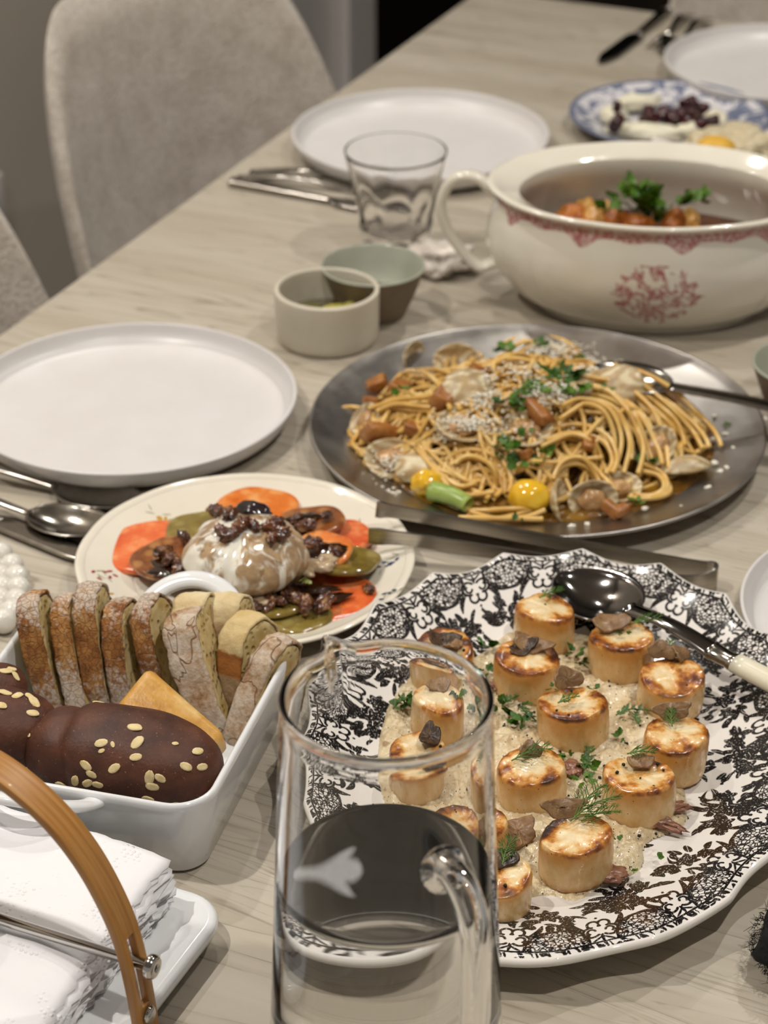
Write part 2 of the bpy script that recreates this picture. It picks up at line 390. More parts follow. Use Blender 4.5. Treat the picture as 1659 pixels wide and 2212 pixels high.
# ============================================================ tumbler
def tumbler(th, z, r):
    f = np.clip(1 - z / .07, 0, 1); return 1 + f * .085 * (np.abs(np.cos(4.5 * th + 14 * z)) - .5) + f * .03 * np.sin(7 * th - z * 120)
pr = [(1e-4, .001), (.026, .0), (.0305, .003), (.033, .02), (.038, .05), (.0445, .08), (.0478, .0945), (.0473, .0955), (.0464, .0948), (.043, .08), (.036, .05), (.031, .026), (.025, .018), (.012, .015), (1e-4, .0145)]
gl = P(855, 326, .095)
tv_, tf_ = lathe(spl(pr, 4), 120); n_t = len(tv_) // 120; tv_ = tv_.reshape(n_t, 120, 3); no_ = int(n_t * 7.2 / 14)
tv_[:no_, :, :2] *= tumbler(np.linspace(0, 6.2832, 120, endpoint=False)[None], tv_[:no_, :, 2], 0)[..., None]
O('tumbler', (tv_.reshape(-1, 3), tf_), GLASS, loc=(gl.x, gl.y, 0), label='empty clear tapered drinking tumbler in front of the far plate', cat='glass')

# ============================================================ ramekin and small sauce bowls
CREAMW = (lambda g: g.surf(g.mix(g.step(g.voro(g.obj(), 240), .10, .05), g.ramp(g.noise(g.obj(), 18), [(.35, '#c9c0ae'), (.65, '#d3cbba')]), '#a99c86'), .38, spec=.4))(G('cream_speckled_stoneware'))
rc = P(706, 623, .047)
ram = T('ramekin', 'straight-sided cream ramekin holding sliced pickles in oil', 'ramekin', (rc.x, rc.y, 0))
O('body', lathe(spl([(1e-4, .002), (.036, .002), (.039, .0), (.0425, .002), (.0444, .008), (.0450, .03), (.0452, .045), (.0445, .0472), (.0425, .0472), (.0412, .0455), (.041, .02), (.038, .007), (1e-4, .006)], 3), 96), CREAMW, ram)
OIL = simple('olive_oil', '#6f6a1c', '#4a4410', 40, .06, trans=.35, spec=.6)
O('infused_oil', lathe([(1e-4, .0195), (.030, .0195), (.0405, .0192)], 48), OIL, loc=(rc.x, rc.y, 0), label='green-gold oil in the bottom of the cream ramekin', cat='oil')
PICK = simple('pickled_vegetable', '#c9c06a', '#a29a3e', 90, .18, spec=.6)
PICKD = simple('dark_pickle', '#6d6a22', '#3c3c16', 90, .18, spec=.6)
for i, (dx, dy, sx, sy, rz, rx, m, lb) in enumerate([(.010, -.004, .019, .015, .3, .25, PICK, 'large pale yellow pickle slice at the ramekin front'), (-.012, .004, .011, .008, .8, .3, PICKD, 'dark green pickle piece at the side of the ramekin'), (-.018, -.010, .008, .006, 2, .2, PICKD, 'small dark pickle piece by the ramekin wall'), (.018, .012, .010, .007, 1.2, -.3, PICK, 'pale pickle piece at the back of the ramekin')]):
    O('pickle_slice', blob((sx, sy, .0045), 3, .15, 1.8, i), m, loc=(rc.x + dx, rc.y + dy, .0235), rot=(rx, 0, rz), label=lb, cat='pickle')
BOWL_OUT = simple('brown_stoneware', '#6e5f4c', '#7d6c57', 40, .55, bump=.2)
BOWL_IN = simple('celadon_glaze', '#a3a594', '#b1b3a3', 20, .2, spec=.5, coat=.3)
def sauce_bowl(label, c):
    t = T('sauce_bowl', label, 'bowl', c)
    O('body', lathe(spl([(1e-4, .003), (.022, .003), (.024, .0), (.028, .0), (.030, .004), (.037, .020), (.0435, .038), (.0463, .0455)], 4), 80), BOWL_OUT, t)
    O('glazed_inside', lathe(spl([(.0463, .0455), (.0455, .0468), (.0440, .0460), (.0405, .038), (.034, .022), (.022, .010), (1e-4, .0075)], 4), 80), BOWL_IN, t)
    return t
bc = P(806, 572, .046); sauce_bowl('small celadon dipping bowl behind the ramekin with dark oil inside', (bc.x, bc.y, 0))
SAUCE = simple('dark_vinegar', '#1c150b', '#2a2210', 60, .05, spec=.6)
O('oil_rim', lathe([(1e-4, .0172), (.0290, .0172), (.0300, .0168)], 60), OIL, loc=(bc.x, bc.y, 0), label='green oil ring floating in the celadon dipping bowl', cat='oil')
O('vinegar', blob((.0235, .0235, .0012), 3, .1, 1.5, 4), SAUCE, loc=(bc.x + .001, bc.y - .003, .0174), label='dark vinegar pooled in the celadon dipping bowl', cat='vinegar')
sauce_bowl('small celadon bowl cut by the frame edge right of the pasta platter', (P(1622, 778, .044).x + .046, P(1640, 790, .044).y, 0))

# ============================================================ cutlery
def frame2(head, tail, up=(0, 0, 1)):
    d = Vector(head) - Vector(tail); return frame(Vector(tail), z=Vector(up) - d.normalized() * Vector(up).dot(d.normalized()), x=d)
def spoon_bowl(L, Wd, D):
    nu, nv = 20, 13; V = []
    for i in range(nu):
        u = i / (nu - 1); w = Wd / 2 * max(0.12 * (1 - u), math.sin(math.pi * min(1, u ** .85)) ** .62 if 0 < u < 1 else 0)
        for j in range(nv):
            v = -1 + 2 * j / (nv - 1); V.append((u * L, v * w, -D * (1 - v * v) * math.sin(math.pi * u) ** .7 if 0 < u < 1 else 0))
    return np.array(V), quads(nu, nv, False, False)
def solid(o, th, off=0): m = o.modifiers.new('thickness', 'SOLIDIFY'); m.thickness = th; m.offset = off; return o
def handle_mesh(L, w0, w1, arch=.010, th=.0022):
    t = np.linspace(0, 1, 24); pts = np.stack([t * L, 0 * t, arch * np.sin(np.pi * t) ** 1.2 + .002], -1)
    ww = w1 + (w0 - w1) * (1 - t) ** 1.5
    return sweep(pts, rect_sect(1, 1, .25), (0, 1, 0), scale=np.stack([ww, th + .001 * t], -1))
def spoon(label, head, tail, Lb=.066, Wb=.042, mat=STEEL, name='spoon', w0=.017, arch=.008, group=None, up=(0, 0, 1), depth=.009, cat='spoon', w1=.006):
    L = (Vector(head) - Vector(tail)).length; t = T(name, label, cat, group=group, mw=frame2(head, tail, up))
    O('handle', handle_mesh(L - Lb + .003, w0, w1, arch), mat, t)
    solid(O('bowl', mv(spoon_bowl(Lb, Wb, depth), L - Lb, 0, .0035), mat, t), .0014)
    return t
def knife(label, head, tail, mat=STEEL, blade=.10, cat='knife', up=(0, 0, 1)):
    L = (Vector(head) - Vector(tail)).length; t = T('table_knife', label, cat, mw=frame2(head, tail, up))
    h = np.linspace(0, 1, 20)
    O('handle', sweep(np.stack([h * (L - blade), 0 * h, .004 + 0 * h], -1), rect_sect(1, 1, .25), (0, 1, 0), scale=np.stack([.016 - .006 * h, .0075 - .003 * h], -1)), mat, t)
    wv = .021 * np.clip((1 - h) / .25, 0.05, 1) ** .5 * (.6 + .4 * np.clip(h / .1, 0, 1))
    O('blade', sweep(np.stack([L - blade + h * blade, -.003 * h, .004 + 0 * h], -1), rect_sect(1, 1, .2), (0, 1, 0), scale=np.stack([wv, .0016 + 0 * h], -1)), mat, t)
    return t
def fork(label, head, tail, mat=STEEL):
    L = (Vector(head) - Vector(tail)).length; t = T('table_fork', label, 'fork', mw=frame2(head, tail)); Lb = .065
    O('handle', handle_mesh(L - Lb, .016, .006, .008), mat, t)
    O('neck', sweep([(L - Lb - .002, 0, .003), (L - Lb + .012, 0, .002), (L - Lb + .025, 0, .001)], rect_sect(1, 1, .2), (0, 1, 0), scale=[(.006, .003), (.018, .002), (.023, .0018)]), mat, t)
    for k in range(4):
        y = (k - 1.5) * .0062
        O('tine', tube([(L - .042, y, .001), (L - .02, y, .0005), (L, y, .004)], [.0016, .0014, .0006], 6), mat, t)
    return t
# front left setting
spoon('larger polished spoon lying just under the edge of the empty front plate', P(312, 1090, .006), P(-190, 1004, .004), .075, .046, mat=STEEL)
spoon('polished spoon with its bowl half tucked behind the burrata plate', P(255, 1152, .006), P(-220, 1058, .004), .075, .046, mat=STEEL)
knife('steel table knife pointing behind the burrata plate', P(225, 1222, 0), P(-260, 1035, 0), blade=.105, mat=STEEL)
# middle setting (handles point to the left table edge)
knife('steel knife handle nearest the ramekin in the middle setting', P(900, 474, 0), P(500, 400, 0), blade=.09)
fork('steel fork in the middle setting between knife and spoon', P(890, 432, .0), P(512, 388, .0))
spoon('steel spoon of the middle setting slid under the far plate', P(860, 386, .003), P(540, 377, .003), .06, .04, arch=.004)
# far right setting
knife('steel table knife pointing at the camera in the far setting', P(1300, 142, 0), P(1440, 30, 0), blade=.12, mat=STEEL)
fork('steel fork in the far setting between knife and spoon', P(1410, 112, 0), P(1487, 34, 0))
spoon('steel spoon touching the far corner plate', P(1440, 122, .004), P(1527, 42, .004), .065, .042)

# ============================================================ serving tongs lying between the platters
tp = [P(812, 1100, .036), P(870, 1108, .034), P(1100, 1152, .026), P(1350, 1199, .016), P(1500, 1229, .0105)]
u1 = [P(1536, 1237, .0100), P(1547, 1247, .0100), P(1536, 1256, .0100)]
tq = [P(1480, 1262, .0105), P(1330, 1236, .0140), P(1100, 1198, .0210), P(890, 1166, .0275), P(796, 1157, .0285)]
path = spl([v[:] for v in tp + u1 + tq], 8); k_ = np.linspace(0, 1, len(path)); e_ = np.minimum(k_, 1 - k_)
wd = .0100 + .0095 * np.clip((e_ - .20) / .24, 0, 1) ** 1.3 + .003 * np.exp(-((e_ - .02) / .03) ** 2)
tg_ = T('serving_tongs', 'long steel serving tongs lying between the pasta platter and the scallop platter', 'tongs', P(1200, 1200, 0)); o_ = np.array(P(1200, 1200, 0))
BRUSH = (lambda g: g.surf(g.ramp(g.noise(g.obj(scale=(8, 8, 400)), 3, 2), [(.3, '#a8a299'), (.7, '#bdb8b0')]), .26, 1.0))(G('brushed_steel'))
mid = len(path) // 2
O('spring_arm', sweep(path[:mid + 1] - o_, rect_sect(1, .0022, .0007), (0, 0, 1), scale=np.stack([wd[:mid + 1], 1 + 0 * wd[:mid + 1]], -1)), BRUSH, tg_, ang=50)
O('spring_arm', sweep(path[mid:] - o_, rect_sect(1, .0022, .0007), (0, 0, 1), scale=np.stack([wd[mid:], 1 + 0 * wd[mid:]], -1)), BRUSH, tg_, ang=50)

# ============================================================ red transfer-print tureen
TC = Vector((.236, 1.800, 0)); TA, TBY = .141, .101
def tureen():
    pr = spl([(1e-4, .004), (.50, .004), (.62, .0), (.70, .0), (.74, .006), (.86, .018), (.985, .040), (1.035, .058), (1.02, .078), (.975, .094), (.962, .102), (.985, .1065), (1.02, .1095), (1.02, .1120), (.99, .1130), (.93, .1100), (.845, .1045), (.825, .1010), (.835, .090), (.90, .070), (.92, .050), (.84, .024), (.60, .012), (1e-4, .011)], 7)
    seg = 420; th = np.linspace(0, 2 * np.pi, seg, endpoint=False)
    r = pr[:, 0][:, None]; z = pr[:, 1][:, None] + 0 * th
    lobe = 1 + .012 * np.abs(np.cos(4 * th))[None] * np.exp(-((z - .112) / .012) ** 2)
    crease = 1 - .012 * sum(np.exp(-(((th - a + np.pi) % (2 * np.pi) - np.pi) / .05) ** 2) for a in (math.radians(222), math.radians(318), math.radians(42), math.radians(138)))[None] * np.exp(-((z - .05) / .035) ** 2)
    K = r * lobe * crease
    V = np.stack([K * np.cos(th) * TA, K * np.sin(th) * TBY, z], -1)
    return V, quads(len(pr), seg, False, True)[:, ::-1], pr, th
V_, F_, pr_, th_ = tureen()
me = build_mesh('tureen_body', V_.reshape(-1, 3), F_)
# print mask: hanging scalloped band below the rim and a bouquet on the front
n_out = int(np.argmax(pr_[:, 1] > .1085)); TT = np.broadcast_to(th_, V_.shape[:2]); Z_ = V_[..., 2]
sarc = (TT - math.radians(270.5)) * .121
sd = np.full(V_.shape[:2], 1.0)
ph_ = np.mod(TT / (2 * np.pi) * 20, 1) - .5
band = .0060 + .0095 * np.clip(np.abs(np.cos(ph_ * np.pi)), 0, 1) ** 3 * (np.mod(np.floor(TT / (2 * np.pi) * 20), 2) * .75 + .25)
sd = np.minimum(sd, np.where((Z_ < .1065) & (np.arange(len(pr_))[:, None] < n_out), (.1035 - band) - Z_, 1.0))
rg = np.random.default_rng(5)
for i in range(210):
    rr = .031 * math.sqrt(rg.random()); aa = rg.random() * 6.283; cx, cz = rr * math.cos(aa), .050 + rr * math.sin(aa) * .95
    ln, wdh, ro = rg.uniform(.0018, .0052), rg.uniform(.0007, .0017), rg.random() * 3.14
    X, Y = sarc - cx, Z_ - cz; xr = X * math.cos(ro) + Y * math.sin(ro); yr = -X * math.sin(ro) + Y * math.cos(ro) - 60 * xr * xr * (1 if i % 2 else -1)
    s_ = (np.sqrt((xr / ln) ** 2 + (yr / wdh) ** 2) - 1) * wdh
    sd = np.minimum(sd, np.where(np.arange(len(pr_))[:, None] < n_out, s_, 1.0))
at = me.attributes.new('ink', 'FLOAT', 'POINT'); at.data.foreach_set('value', np.clip(sd, -.003, .003).ravel() * 1000)
g = G('cream_ironstone_red_print'); v = g.obj()
ink = g.math('SUBTRACT', 1.0, g.step(g.attr('ink'), -.25, .25))
br = g.step(g.noise(v, 330, 2), .40, .62)
base = g.ramp(g.noise(v, 14), [(.3, '#e2dbcb'), (.7, '#eae4d6')])
col = g.mix(g.math('MULTIPLY', ink, g.math('ADD', .45, g.math('MULTIPLY', br, .45))), base, '#a03a44')
me.materials.append(g.surf(col, .12, spec=.5, coat=.4, coat_rough=.06))
IRON = simple('cream_ironstone', '#e2dbcb', '#eae4d6', 14, .12, spec=.5, coat=.4, coat_rough=.06)
tur = T('soup_tureen', 'oval cream tureen with red printed border and bouquet', 'tureen', TC, math.radians(-4))
O('body', me, None, tur)
for sg in (-1, 1):
    hp = spl([(sg * (TA * .97), 0, .098), (sg * (TA + .014), 0, .1135), (sg * (TA + .034), 0, .111), (sg * (TA + .045), 0, .090), (sg * (TA + .040), 0, .066), (sg * (TA + .026), 0, .044), (sg * (TA + .010), 0, .030), (sg * TA * .96, 0, .034)], 6)
    kk = np.linspace(0, 1, len(hp)); O('handle', sweep(hp, [(math.cos(a) * .5, math.sin(a) * .5) for a in np.linspace(0, 6.283, 12, endpoint=False)], (0, 1, 0), scale=np.stack([.022 - .012 * np.sin(np.pi * np.clip(kk * 1.15, 0, 1)) ** 1 * 1.0 + 0 * kk, .0105 - .002 * kk], -1)), IRON, tur)
STEW = simple('orange_braised_vegetable', '#c47a32', '#9c5219', 70, .3, spec=.5, bump=.4, bdist=.001)
STEW2 = simple('golden_braised_chunk', '#d8a85e', '#c08840', 70, .3, spec=.5, bump=.4, bdist=.001)
BROTH = simple('red_brown_broth', '#6b3a20', '#54290f', 40, .15, spec=.6)
O('stew_broth', lathe([(1e-4, .052), (.5, .052), (.905, .051)], 64, TA, TBY), BROTH, loc=TC, rot=(0, 0, math.radians(-4)), label='red brown broth inside the cream tureen', cat='stew')
for i, (x, y, sz, mt, lb) in enumerate([(1238, 470, .015, STEW, 'orange chunk against the left inner wall of the tureen'), (1268, 452, .014, STEW2, 'golden chunk behind the orange one on the left of the tureen'), (1300, 462, .015, STEW2, 'tall golden chunk left of the herb bunch'), (1282, 482, .016, STEW2, 'front golden chunk left of the herbs'), (1328, 484, .015, STEW, 'orange chunk at the foot of the herb bunch'), (1452, 484, .015, STEW, 'orange chunk just right of the herb bunch'), (1490, 480, .013, STEW2, 'golden chunk second right of the herbs'), (1380, 490, .015, STEW, 'orange chunk in front of the herbs'), (1255, 492, .014, STEW, 'low orange chunk near the left tureen rim')]):
    O('stew_chunk', blob((sz, sz * .75, sz * .7), 3, .35, 1.8, 20 + i, 3), mt, loc=P(x, y, .060), rot=(i * .7, i * .4, i * 1.3), label=lb, cat='vegetable')
# ============================================================ herbs: builders used by several dishes
PARS = simple('parsley_leaf', '#587a1c', '#386010', 120, .45, spec=.4)
PARSD = simple('dark_parsley_leaf', '#42661a', '#294a0e', 120, .45, spec=.4)
DILL = simple('dill_frond', '#5d7d2c', '#42641d', 100, .5)
THYME = simple('thyme_leaf', '#4a6d28', '#304f1a', 120, .5)
def leaflet(L, Wd, lobes=3, curl=.25, seed=0):
    r = np.random.default_rng(seed); out = []; n = 15
    for s in (1, -1):
        for i in range(n):
            t = i / (n - 1) if s == 1 else 1 - i / (n - 1)
            w = Wd / 2 * math.sin(math.pi * min(1, t ** .75)) * (0.72 + .28 * abs(math.sin(lobes * math.pi * t)))
            out.append((t * L, s * w, curl * L * (t * t - t * .6) + r.normal() * .0003 + curl * abs(w) * .8))
    mid = [(t * L, 0, curl * L * (t * t - t * .6)) for t in np.linspace(0, 1, n)]
    V = out[:n] + mid + out[n:][::-1]; F = []
    for i in range(n - 1):
        F.append((i + n, i + n + 1, i + 1, i)); F.append((i + 2 * n, i + 1 + 2 * n, i + n + 1, i + n))
    return np.array(V), F
def parsley(size, nleaf, seed, spread=1.0, up=.5):
    """a chopped curly cluster: several lobed leaflets on short stalks"""
    r = np.random.default_rng(seed); parts = []
    for k in range(nleaf):
        a = r.random() * 6.283; el = r.uniform(-.15, up); L = size * r.uniform(.4, .75)
        c = Vector((math.cos(a) * size * .35 * r.random() * spread, math.sin(a) * size * .35 * r.random() * spread, r.random() * size * .3 * up))
        m = Matrix.Translation(c) @ Matrix.Rotation(a + r.normal() * .5, 4, 'Z') @ Matrix.Rotation(-el, 4, 'Y') @ Matrix.Rotation(r.normal() * .7, 4, 'X')
        parts.append(xf(leaflet(L, L * r.uniform(.7, 1.0), 3, .3, seed * 50 + k), m))
    return join(parts)
def dill(L, seed, fine=9):
    r = np.random.default_rng(seed); parts = []
    st = spl([(0, 0, .0006), (L * .5, L * .04, L * .10), (L, 0, L * .05)], 6); parts.append(tube(st, np.linspace(.0005, .00025, len(st)), 5))
    for k in range(fine):
        t = .12 + .85 * k / (fine - 1); i = int(t * (len(st) - 1)); p = st[i]
        for s in (-1, 1):
            ln = L * .55 * (1 - .55 * t) * r.uniform(.8, 1.15); a = s * r.uniform(.5, .9)
            q = p + ln * np.array([math.cos(a), math.sin(a), r.uniform(.0, .35)]); parts.append(tube([p, (p + q) / 2 + [0, 0, ln * .06], q], [.0003, .00026, .00012], 4))
            for b in (-.45, .45):
                p2 = p + (q - p) * .5; q2 = p2 + ln * .45 * np.array([math.cos(a + b), math.sin(a + b), r.uniform(0, .4)]); parts.append(tube([p2, q2], [.00024, .0001], 4))
    return join(parts)
def thyme(L, seed):
    r = np.random.default_rng(seed); st = spl([(0, 0, .001), (L * .4, L * .12 * r.normal(), L * .12), (L, L * .1 * r.normal(), L * .06)], 6)
    parts = [tube(st, .00045, 5)]
    for k in range(6):
        p = st[int((.15 + .84 * k / 5) * (len(st) - 1))]
        for s in (-1, 1):
            m = Matrix.Translation(Vector(p)) @ Matrix.Rotation(s * r.uniform(.6, 1.2), 4, 'Z') @ Matrix.Rotation(-r.uniform(.0, .6), 4, 'Y')
            parts.append(xf(leaflet(L * r.uniform(.16, .26), L * .11, 1, .2, seed + k), m))
    return join(parts)
def herb(kind, label, p, size, rz=0.0, n=7, seed=1, mat=None, tilt=(0, 0), cat='herb', group=None):
    if kind == 'parsley': return O('parsley_sprig', parsley(size, n, seed), mat or PARS, loc=p, rot=(tilt[0], tilt[1], rz), label=label, cat=cat, group=group)
    if kind == 'dill': return O('dill_sprig', dill(size, seed), mat or DILL, loc=p, rot=(tilt[0], tilt[1], rz), label=label, cat=cat, group=group)
    return O('thyme_sprig', thyme(size, seed), mat or THYME, loc=p, rot=(tilt[0], tilt[1], rz), label=label, cat=cat, group=group)
def leafy(label, p, h, seed):
    r = np.random.default_rng(seed); t = T('herb_bunch', label, 'herb', p); 
    O('leaves', join([xf(parsley(h * .5, 7, seed * 9 + k, 1.2, .9), Matrix.Translation((r.normal() * h * .30, r.normal() * h * .16, h * (.05 + .62 * r.random())))) for k in range(13)]), PARS, t)
    O('stems', join([tube([(0, 0, 0), (r.normal() * h * .2, r.normal() * h * .1, h * r.uniform(.3, .8))], .0008, 5) for k in range(9)]), PARSD, t)
leafy('tall fresh green herb bunch standing in the tureen', P(1400, 478, .062), .044, 3)
# crumpled paper napkin beside the tumbler
v_, f_ = ico(4); vv = v_ * (1 + .38 * nz(v_, 2.3, 8, 4))[:, None] * np.array([.030, .024, .016])
O('crumpled_napkin', (np.maximum(vv, [-1, -1, -.012]), f_), simple('napkin_paper', '#d9cfc4', '#e2d9cf', 40, .9, bump=.3), loc=P(950, 560, .012), label='crumpled pale paper napkin between tumbler and tureen handle', cat='napkin')
# ============================================================ black transfer-ware platter
PLC = Vector((.102, 1.104, 0)); PLA, PLB = .2125, .158; PL_ROT = -math.radians(13.7); NP = 21
def platter():
    nt, nr = 1440, 250
    tt = np.linspace(0, 2 * np.pi, 4001); ex, ey = PLB * np.cos(tt), PLA * np.sin(tt)
    arc = np.concatenate([[0], np.cumsum(np.hypot(np.diff(ex), np.diff(ey)))]); per = arc[-1]
    s = np.arange(nt) / nt; t = np.interp(s * per, arc, tt)
    ph = np.mod(s * NP, 1.0) - .5                                    # 0 at the bump of each lobe
    wave = .0052 * (1 - np.abs(np.sin(np.pi * ph)) ** 1.1) - .0022 + .0016 * np.cos(2 * np.pi * s * NP / 2)
    dx, dy = PLB * np.cos(t), PLA * np.sin(t); rr = np.hypot(dx, dy); ux, uy = dx / rr, dy / rr
    R = rr + wave
    # radial samples: distance D inward from the outline (dense in the printed margin)
    f = np.concatenate([np.linspace(1, .52, 190), np.linspace(.517, .0005, nr - 190)])
    zf = lambda D: None
    V = np.zeros((nr, nt, 3)); D = (1 - f)[:, None] * R[None]
    V[..., 0] = f[:, None] * (rr + wave * np.clip((f[:, None] - .7) / .3, 0, 1) ** 1.5) * ux; V[..., 1] = f[:, None] * (rr + wave * np.clip((f[:, None] - .7) / .3, 0, 1) ** 1.5) * uy
    zz = np.interp(f, [0, .58, .64, .70, .76, .86, .95, .985, 1.0], [.0085, .0085, .0092, .0118, .0150, .0215, .0272, .0288, .0286])
    V[..., 2] = zz[:, None] + .0022 * np.clip((f[:, None] - .8) / .2, 0, 1) ** 2 * (1 - 2 * np.abs(np.sin(np.pi * ph)))[None]
    # print: signed distance to ink, in metres
    per_len = per / NP; X = ph[None] * per_len * (1 - .55 * D / .16) / 1.12; D = D * np.ones_like(X) / 1.28
    sd = np.full(D.shape, .01); lace = np.full(D.shape, .01)
    def put(q): np.minimum(sd, q, out=sd)
    def ell(x, y, a, b, ro, bend=0):
        xr = x * math.cos(ro) + y * math.sin(ro); yr = -x * math.sin(ro) + y * math.cos(ro) - bend * xr * xr
        return (np.sqrt((xr / a) ** 2 + (yr / b) ** 2) - 1) * b
    def arcd(x, y, r, w, a0, a1):
        an = np.arctan2(y, x); an = np.mod(an - a0, 2 * np.pi); d = np.abs(np.hypot(x, y) - r) - w
        return np.where(an < a1, d, np.minimum(np.hypot(x - r * math.cos(a0), y - r * math.sin(a0)), np.hypot(x - r * math.cos(a0 + a1), y - r * math.sin(a0 + a1))) - w)
    # rope edge
    sN = (s * NP * 10 + .35 * np.sin(s * NP * 17) + .25 * np.sin(s * NP * 41.3))[None]; rope = np.abs(np.mod(sN + D * 150, 1) - .5) * .0058 - .0016 - .0007 * np.sin(s * NP * 29.7)[None]
    put(np.where(D < .0042, np.maximum(rope, np.abs(D - .0026) - .0016), .01)); put(np.abs(D - .0050) - .0006)
    # lace fan on the bumps, outlined
    fan = (np.hypot(X / .0165, (D - .005) / .0180) - 1) * .014
    fan = np.maximum(fan, .0050 - D); lace = fan + .0006
    put(np.abs(fan) - .0007); put(np.abs((np.hypot(X / .0165, (D - .005) / .0140) - 1) * .012) * np.where(D > .006, 1, 9) - .00022)
    A = np.abs(X)                                                     # mirrored half lobe
    Xc = per_len / 2 * (1 - .55 * D * 1.28 / .16) / 1.12 - A                        # distance to the cartouche axis
    for cx, cy, r_, w_, a0, a1 in ((.0052, .0145, .0046, .00085, -2.4, 4.2), (.0050, .0150, .0022, .00075, -1.0, 4.0), (.0030, .0215, .0032, .00085, -.6, 4.4), (.0100, .0115, .0030, .0006, 2.0, 3.4)):
        put(arcd(Xc - cx, D - cy, r_, w_, a0, a1))
    put(ell(Xc - .0128, D - .0225, .0062, .0017, 1.05, 40)); put(ell(Xc - .0155, D - .0200, .0052, .0012, .75, -40)); put(ell(Xc, D - .0085, .0008, .0036, 0)); put(np.hypot(Xc, D - .0275) - .0009)
    put(ell(Xc - .0030, D - .0075, .0036, .0007, -.6, 30)); put(np.hypot(Xc - .0145, D - .0285) - .0007)
    # bouquets on the slope (plan space)
    rg = np.random.default_rng(21); px, py = V[..., 0], V[..., 1]
    def local(cx, cy, rad): return (np.abs(px - cx) < rad) & (np.abs(py - cy) < rad)
    def bouquet(cx, cy, rot, big, n_leaf, spread):
        m = local(cx, cy, .042); x0, y0 = px[m] - cx, py[m] - cy; loc = sd[m]
        x = x0 * math.cos(rot) + y0 * math.sin(rot); y = -x0 * math.sin(rot) + y0 * math.cos(rot)
        for (fx, fy, fr) in big:
            rr_ = np.hypot(x - fx, y - fy); an = np.arctan2(y - fy, x - fx)
            pet = rr_ - fr * (.84 + .16 * np.cos(an * 6 + fx * 900)); hole = np.abs(np.mod(rr_ / fr * 2.6 + .35 * np.sin(an * 5 + rr_ * 500), 1) - .5) * fr * .6 - fr * .045
            loc = np.minimum(loc, np.maximum(pet, -hole))
        for k in range(n_leaf):
            a = rg.random() * 6.283; d = spread * (.45 + .55 * rg.random()); lx, ly = d * math.cos(a), d * math.sin(a) * .75
            ll, lw = rg.uniform(.0032, .0066), rg.uniform(.0013, .0026); le = ell(x - lx, y - ly, ll, lw, a + rg.normal() * .5, rg.normal() * 50)
            vein = np.abs(-(x - lx) * math.sin(a) + (y - ly) * math.cos(a)) - .00018
            loc = np.minimum(loc, np.maximum(le, -vein) if k % 2 else le)
            if k % 3 == 0:
                t_ = np.clip((x * lx + y * ly) / (d * d), 0, 1); loc = np.minimum(loc, np.hypot(x - t_ * lx, y - t_ * ly) - .00028)
            if k % 4 == 0: loc = np.minimum(loc, np.hypot(x - lx * 1.18, y - ly * 1.2) - rg.uniform(.0006, .0013))
        sd[m] = loc
    nb = 17
    for k in range(nb):
        t0 = 2 * np.pi * (k + .35) / nb; fr = .735 + .03 * rg.normal() * .5; cx, cy = fr * PLB * math.cos(t0), fr * PLA * math.sin(t0); rot = math.atan2(math.cos(t0) * PLA, -math.sin(t0) * PLB)
        if k % 2 == 0: bouquet(cx, cy, rot, [(0, 0, .0120), (.0140, .003, .0075), (-.0140, -.003, .0080), (.003, -.012, .0065)], 26, .027)
        else: bouquet(cx, cy, rot, [(.002, .002, .0080), (-.0105, .004, .0058), (.011, -.004, .0055)], 24, .024)
    for k in range(15):
        t0 = 2 * np.pi * (k + .1) / 15; fr = .55; bouquet(fr * PLB * math.cos(t0), fr * PLA * math.sin(t0), t0 + 1, [(0, 0, .0045), (.006, .003, .0030)], 13, .016)
    # a ruined castle with trees printed in the well
    for (cx, cy) in ((-.045, -.005), (-.030, .040), (.012, -.05), (.03, .03)):
        bouquet(cx, cy, .2, [(0, .012, .007), (.010, .016, .006), (-.009, .015, .006)], 18, .018)
        m = local(cx, cy, .04); x, y = px[m] - cx, py[m] - cy; loc = sd[m]
        for bx_, by_, w_, h_ in ((-.010, -.006, .002, .009), (-.004, -.004, .0016, .011), (.003, -.007, .0022, .007), (.009, -.008, .0015, .006)):
            bd = np.maximum(np.abs(x - bx_) - w_, np.abs(y - by_) - h_); win = np.abs(np.mod((y - by_) / .0042, 1) - .5) * .0042 - .0010; loc = np.minimum(loc, np.maximum(bd, -np.maximum(win, np.abs(x - bx_) - w_ * .5)))
        sd[m] = loc
    F = quads(nr, nt, False, True)
    return V.reshape(-1, 3), F, np.clip(sd, -.003, .003).ravel(), np.clip(lace, -.003, .003).ravel()
V_, F_, sd_, lc_ = platter()
me = build_mesh('printed_face', V_, F_)
at = me.attributes.new('ink', 'FLOAT', 'POINT'); at.data.foreach_set('value', sd_ * 1000)
at = me.attributes.new('lace', 'FLOAT', 'POINT'); at.data.foreach_set('value', lc_ * 1000)
g = G('black_transfer_print_glaze'); v = g.obj()
ink = g.math('SUBTRACT', 1.0, g.step(g.attr('ink'), -.12, .16))
vd = g.voro(v, 360, 'DISTANCE_TO_EDGE'); v2 = g.voro(v, 210, 'F1')
net = g.math('MAXIMUM', g.math('SUBTRACT', 1.0, g.step(vd, .09, .17)), g.math('SUBTRACT', 1.0, g.step(v2, .30, .36)))
lace = g.math('MULTIPLY', g.math('SUBTRACT', 1.0, g.step(g.attr('lace'), -.1, .1)), net)
brk = g.math('SUBTRACT', 1.0, g.math('MULTIPLY', g.step(g.noise(v, 900, 2), .60, .70), .6))
k_ = g.math('MULTIPLY', g.math('MAXIMUM', ink, lace), brk)
wht = g.ramp(g.noise(v, 20), [(.3, '#e6e0da'), (.7, '#ece7e1')])
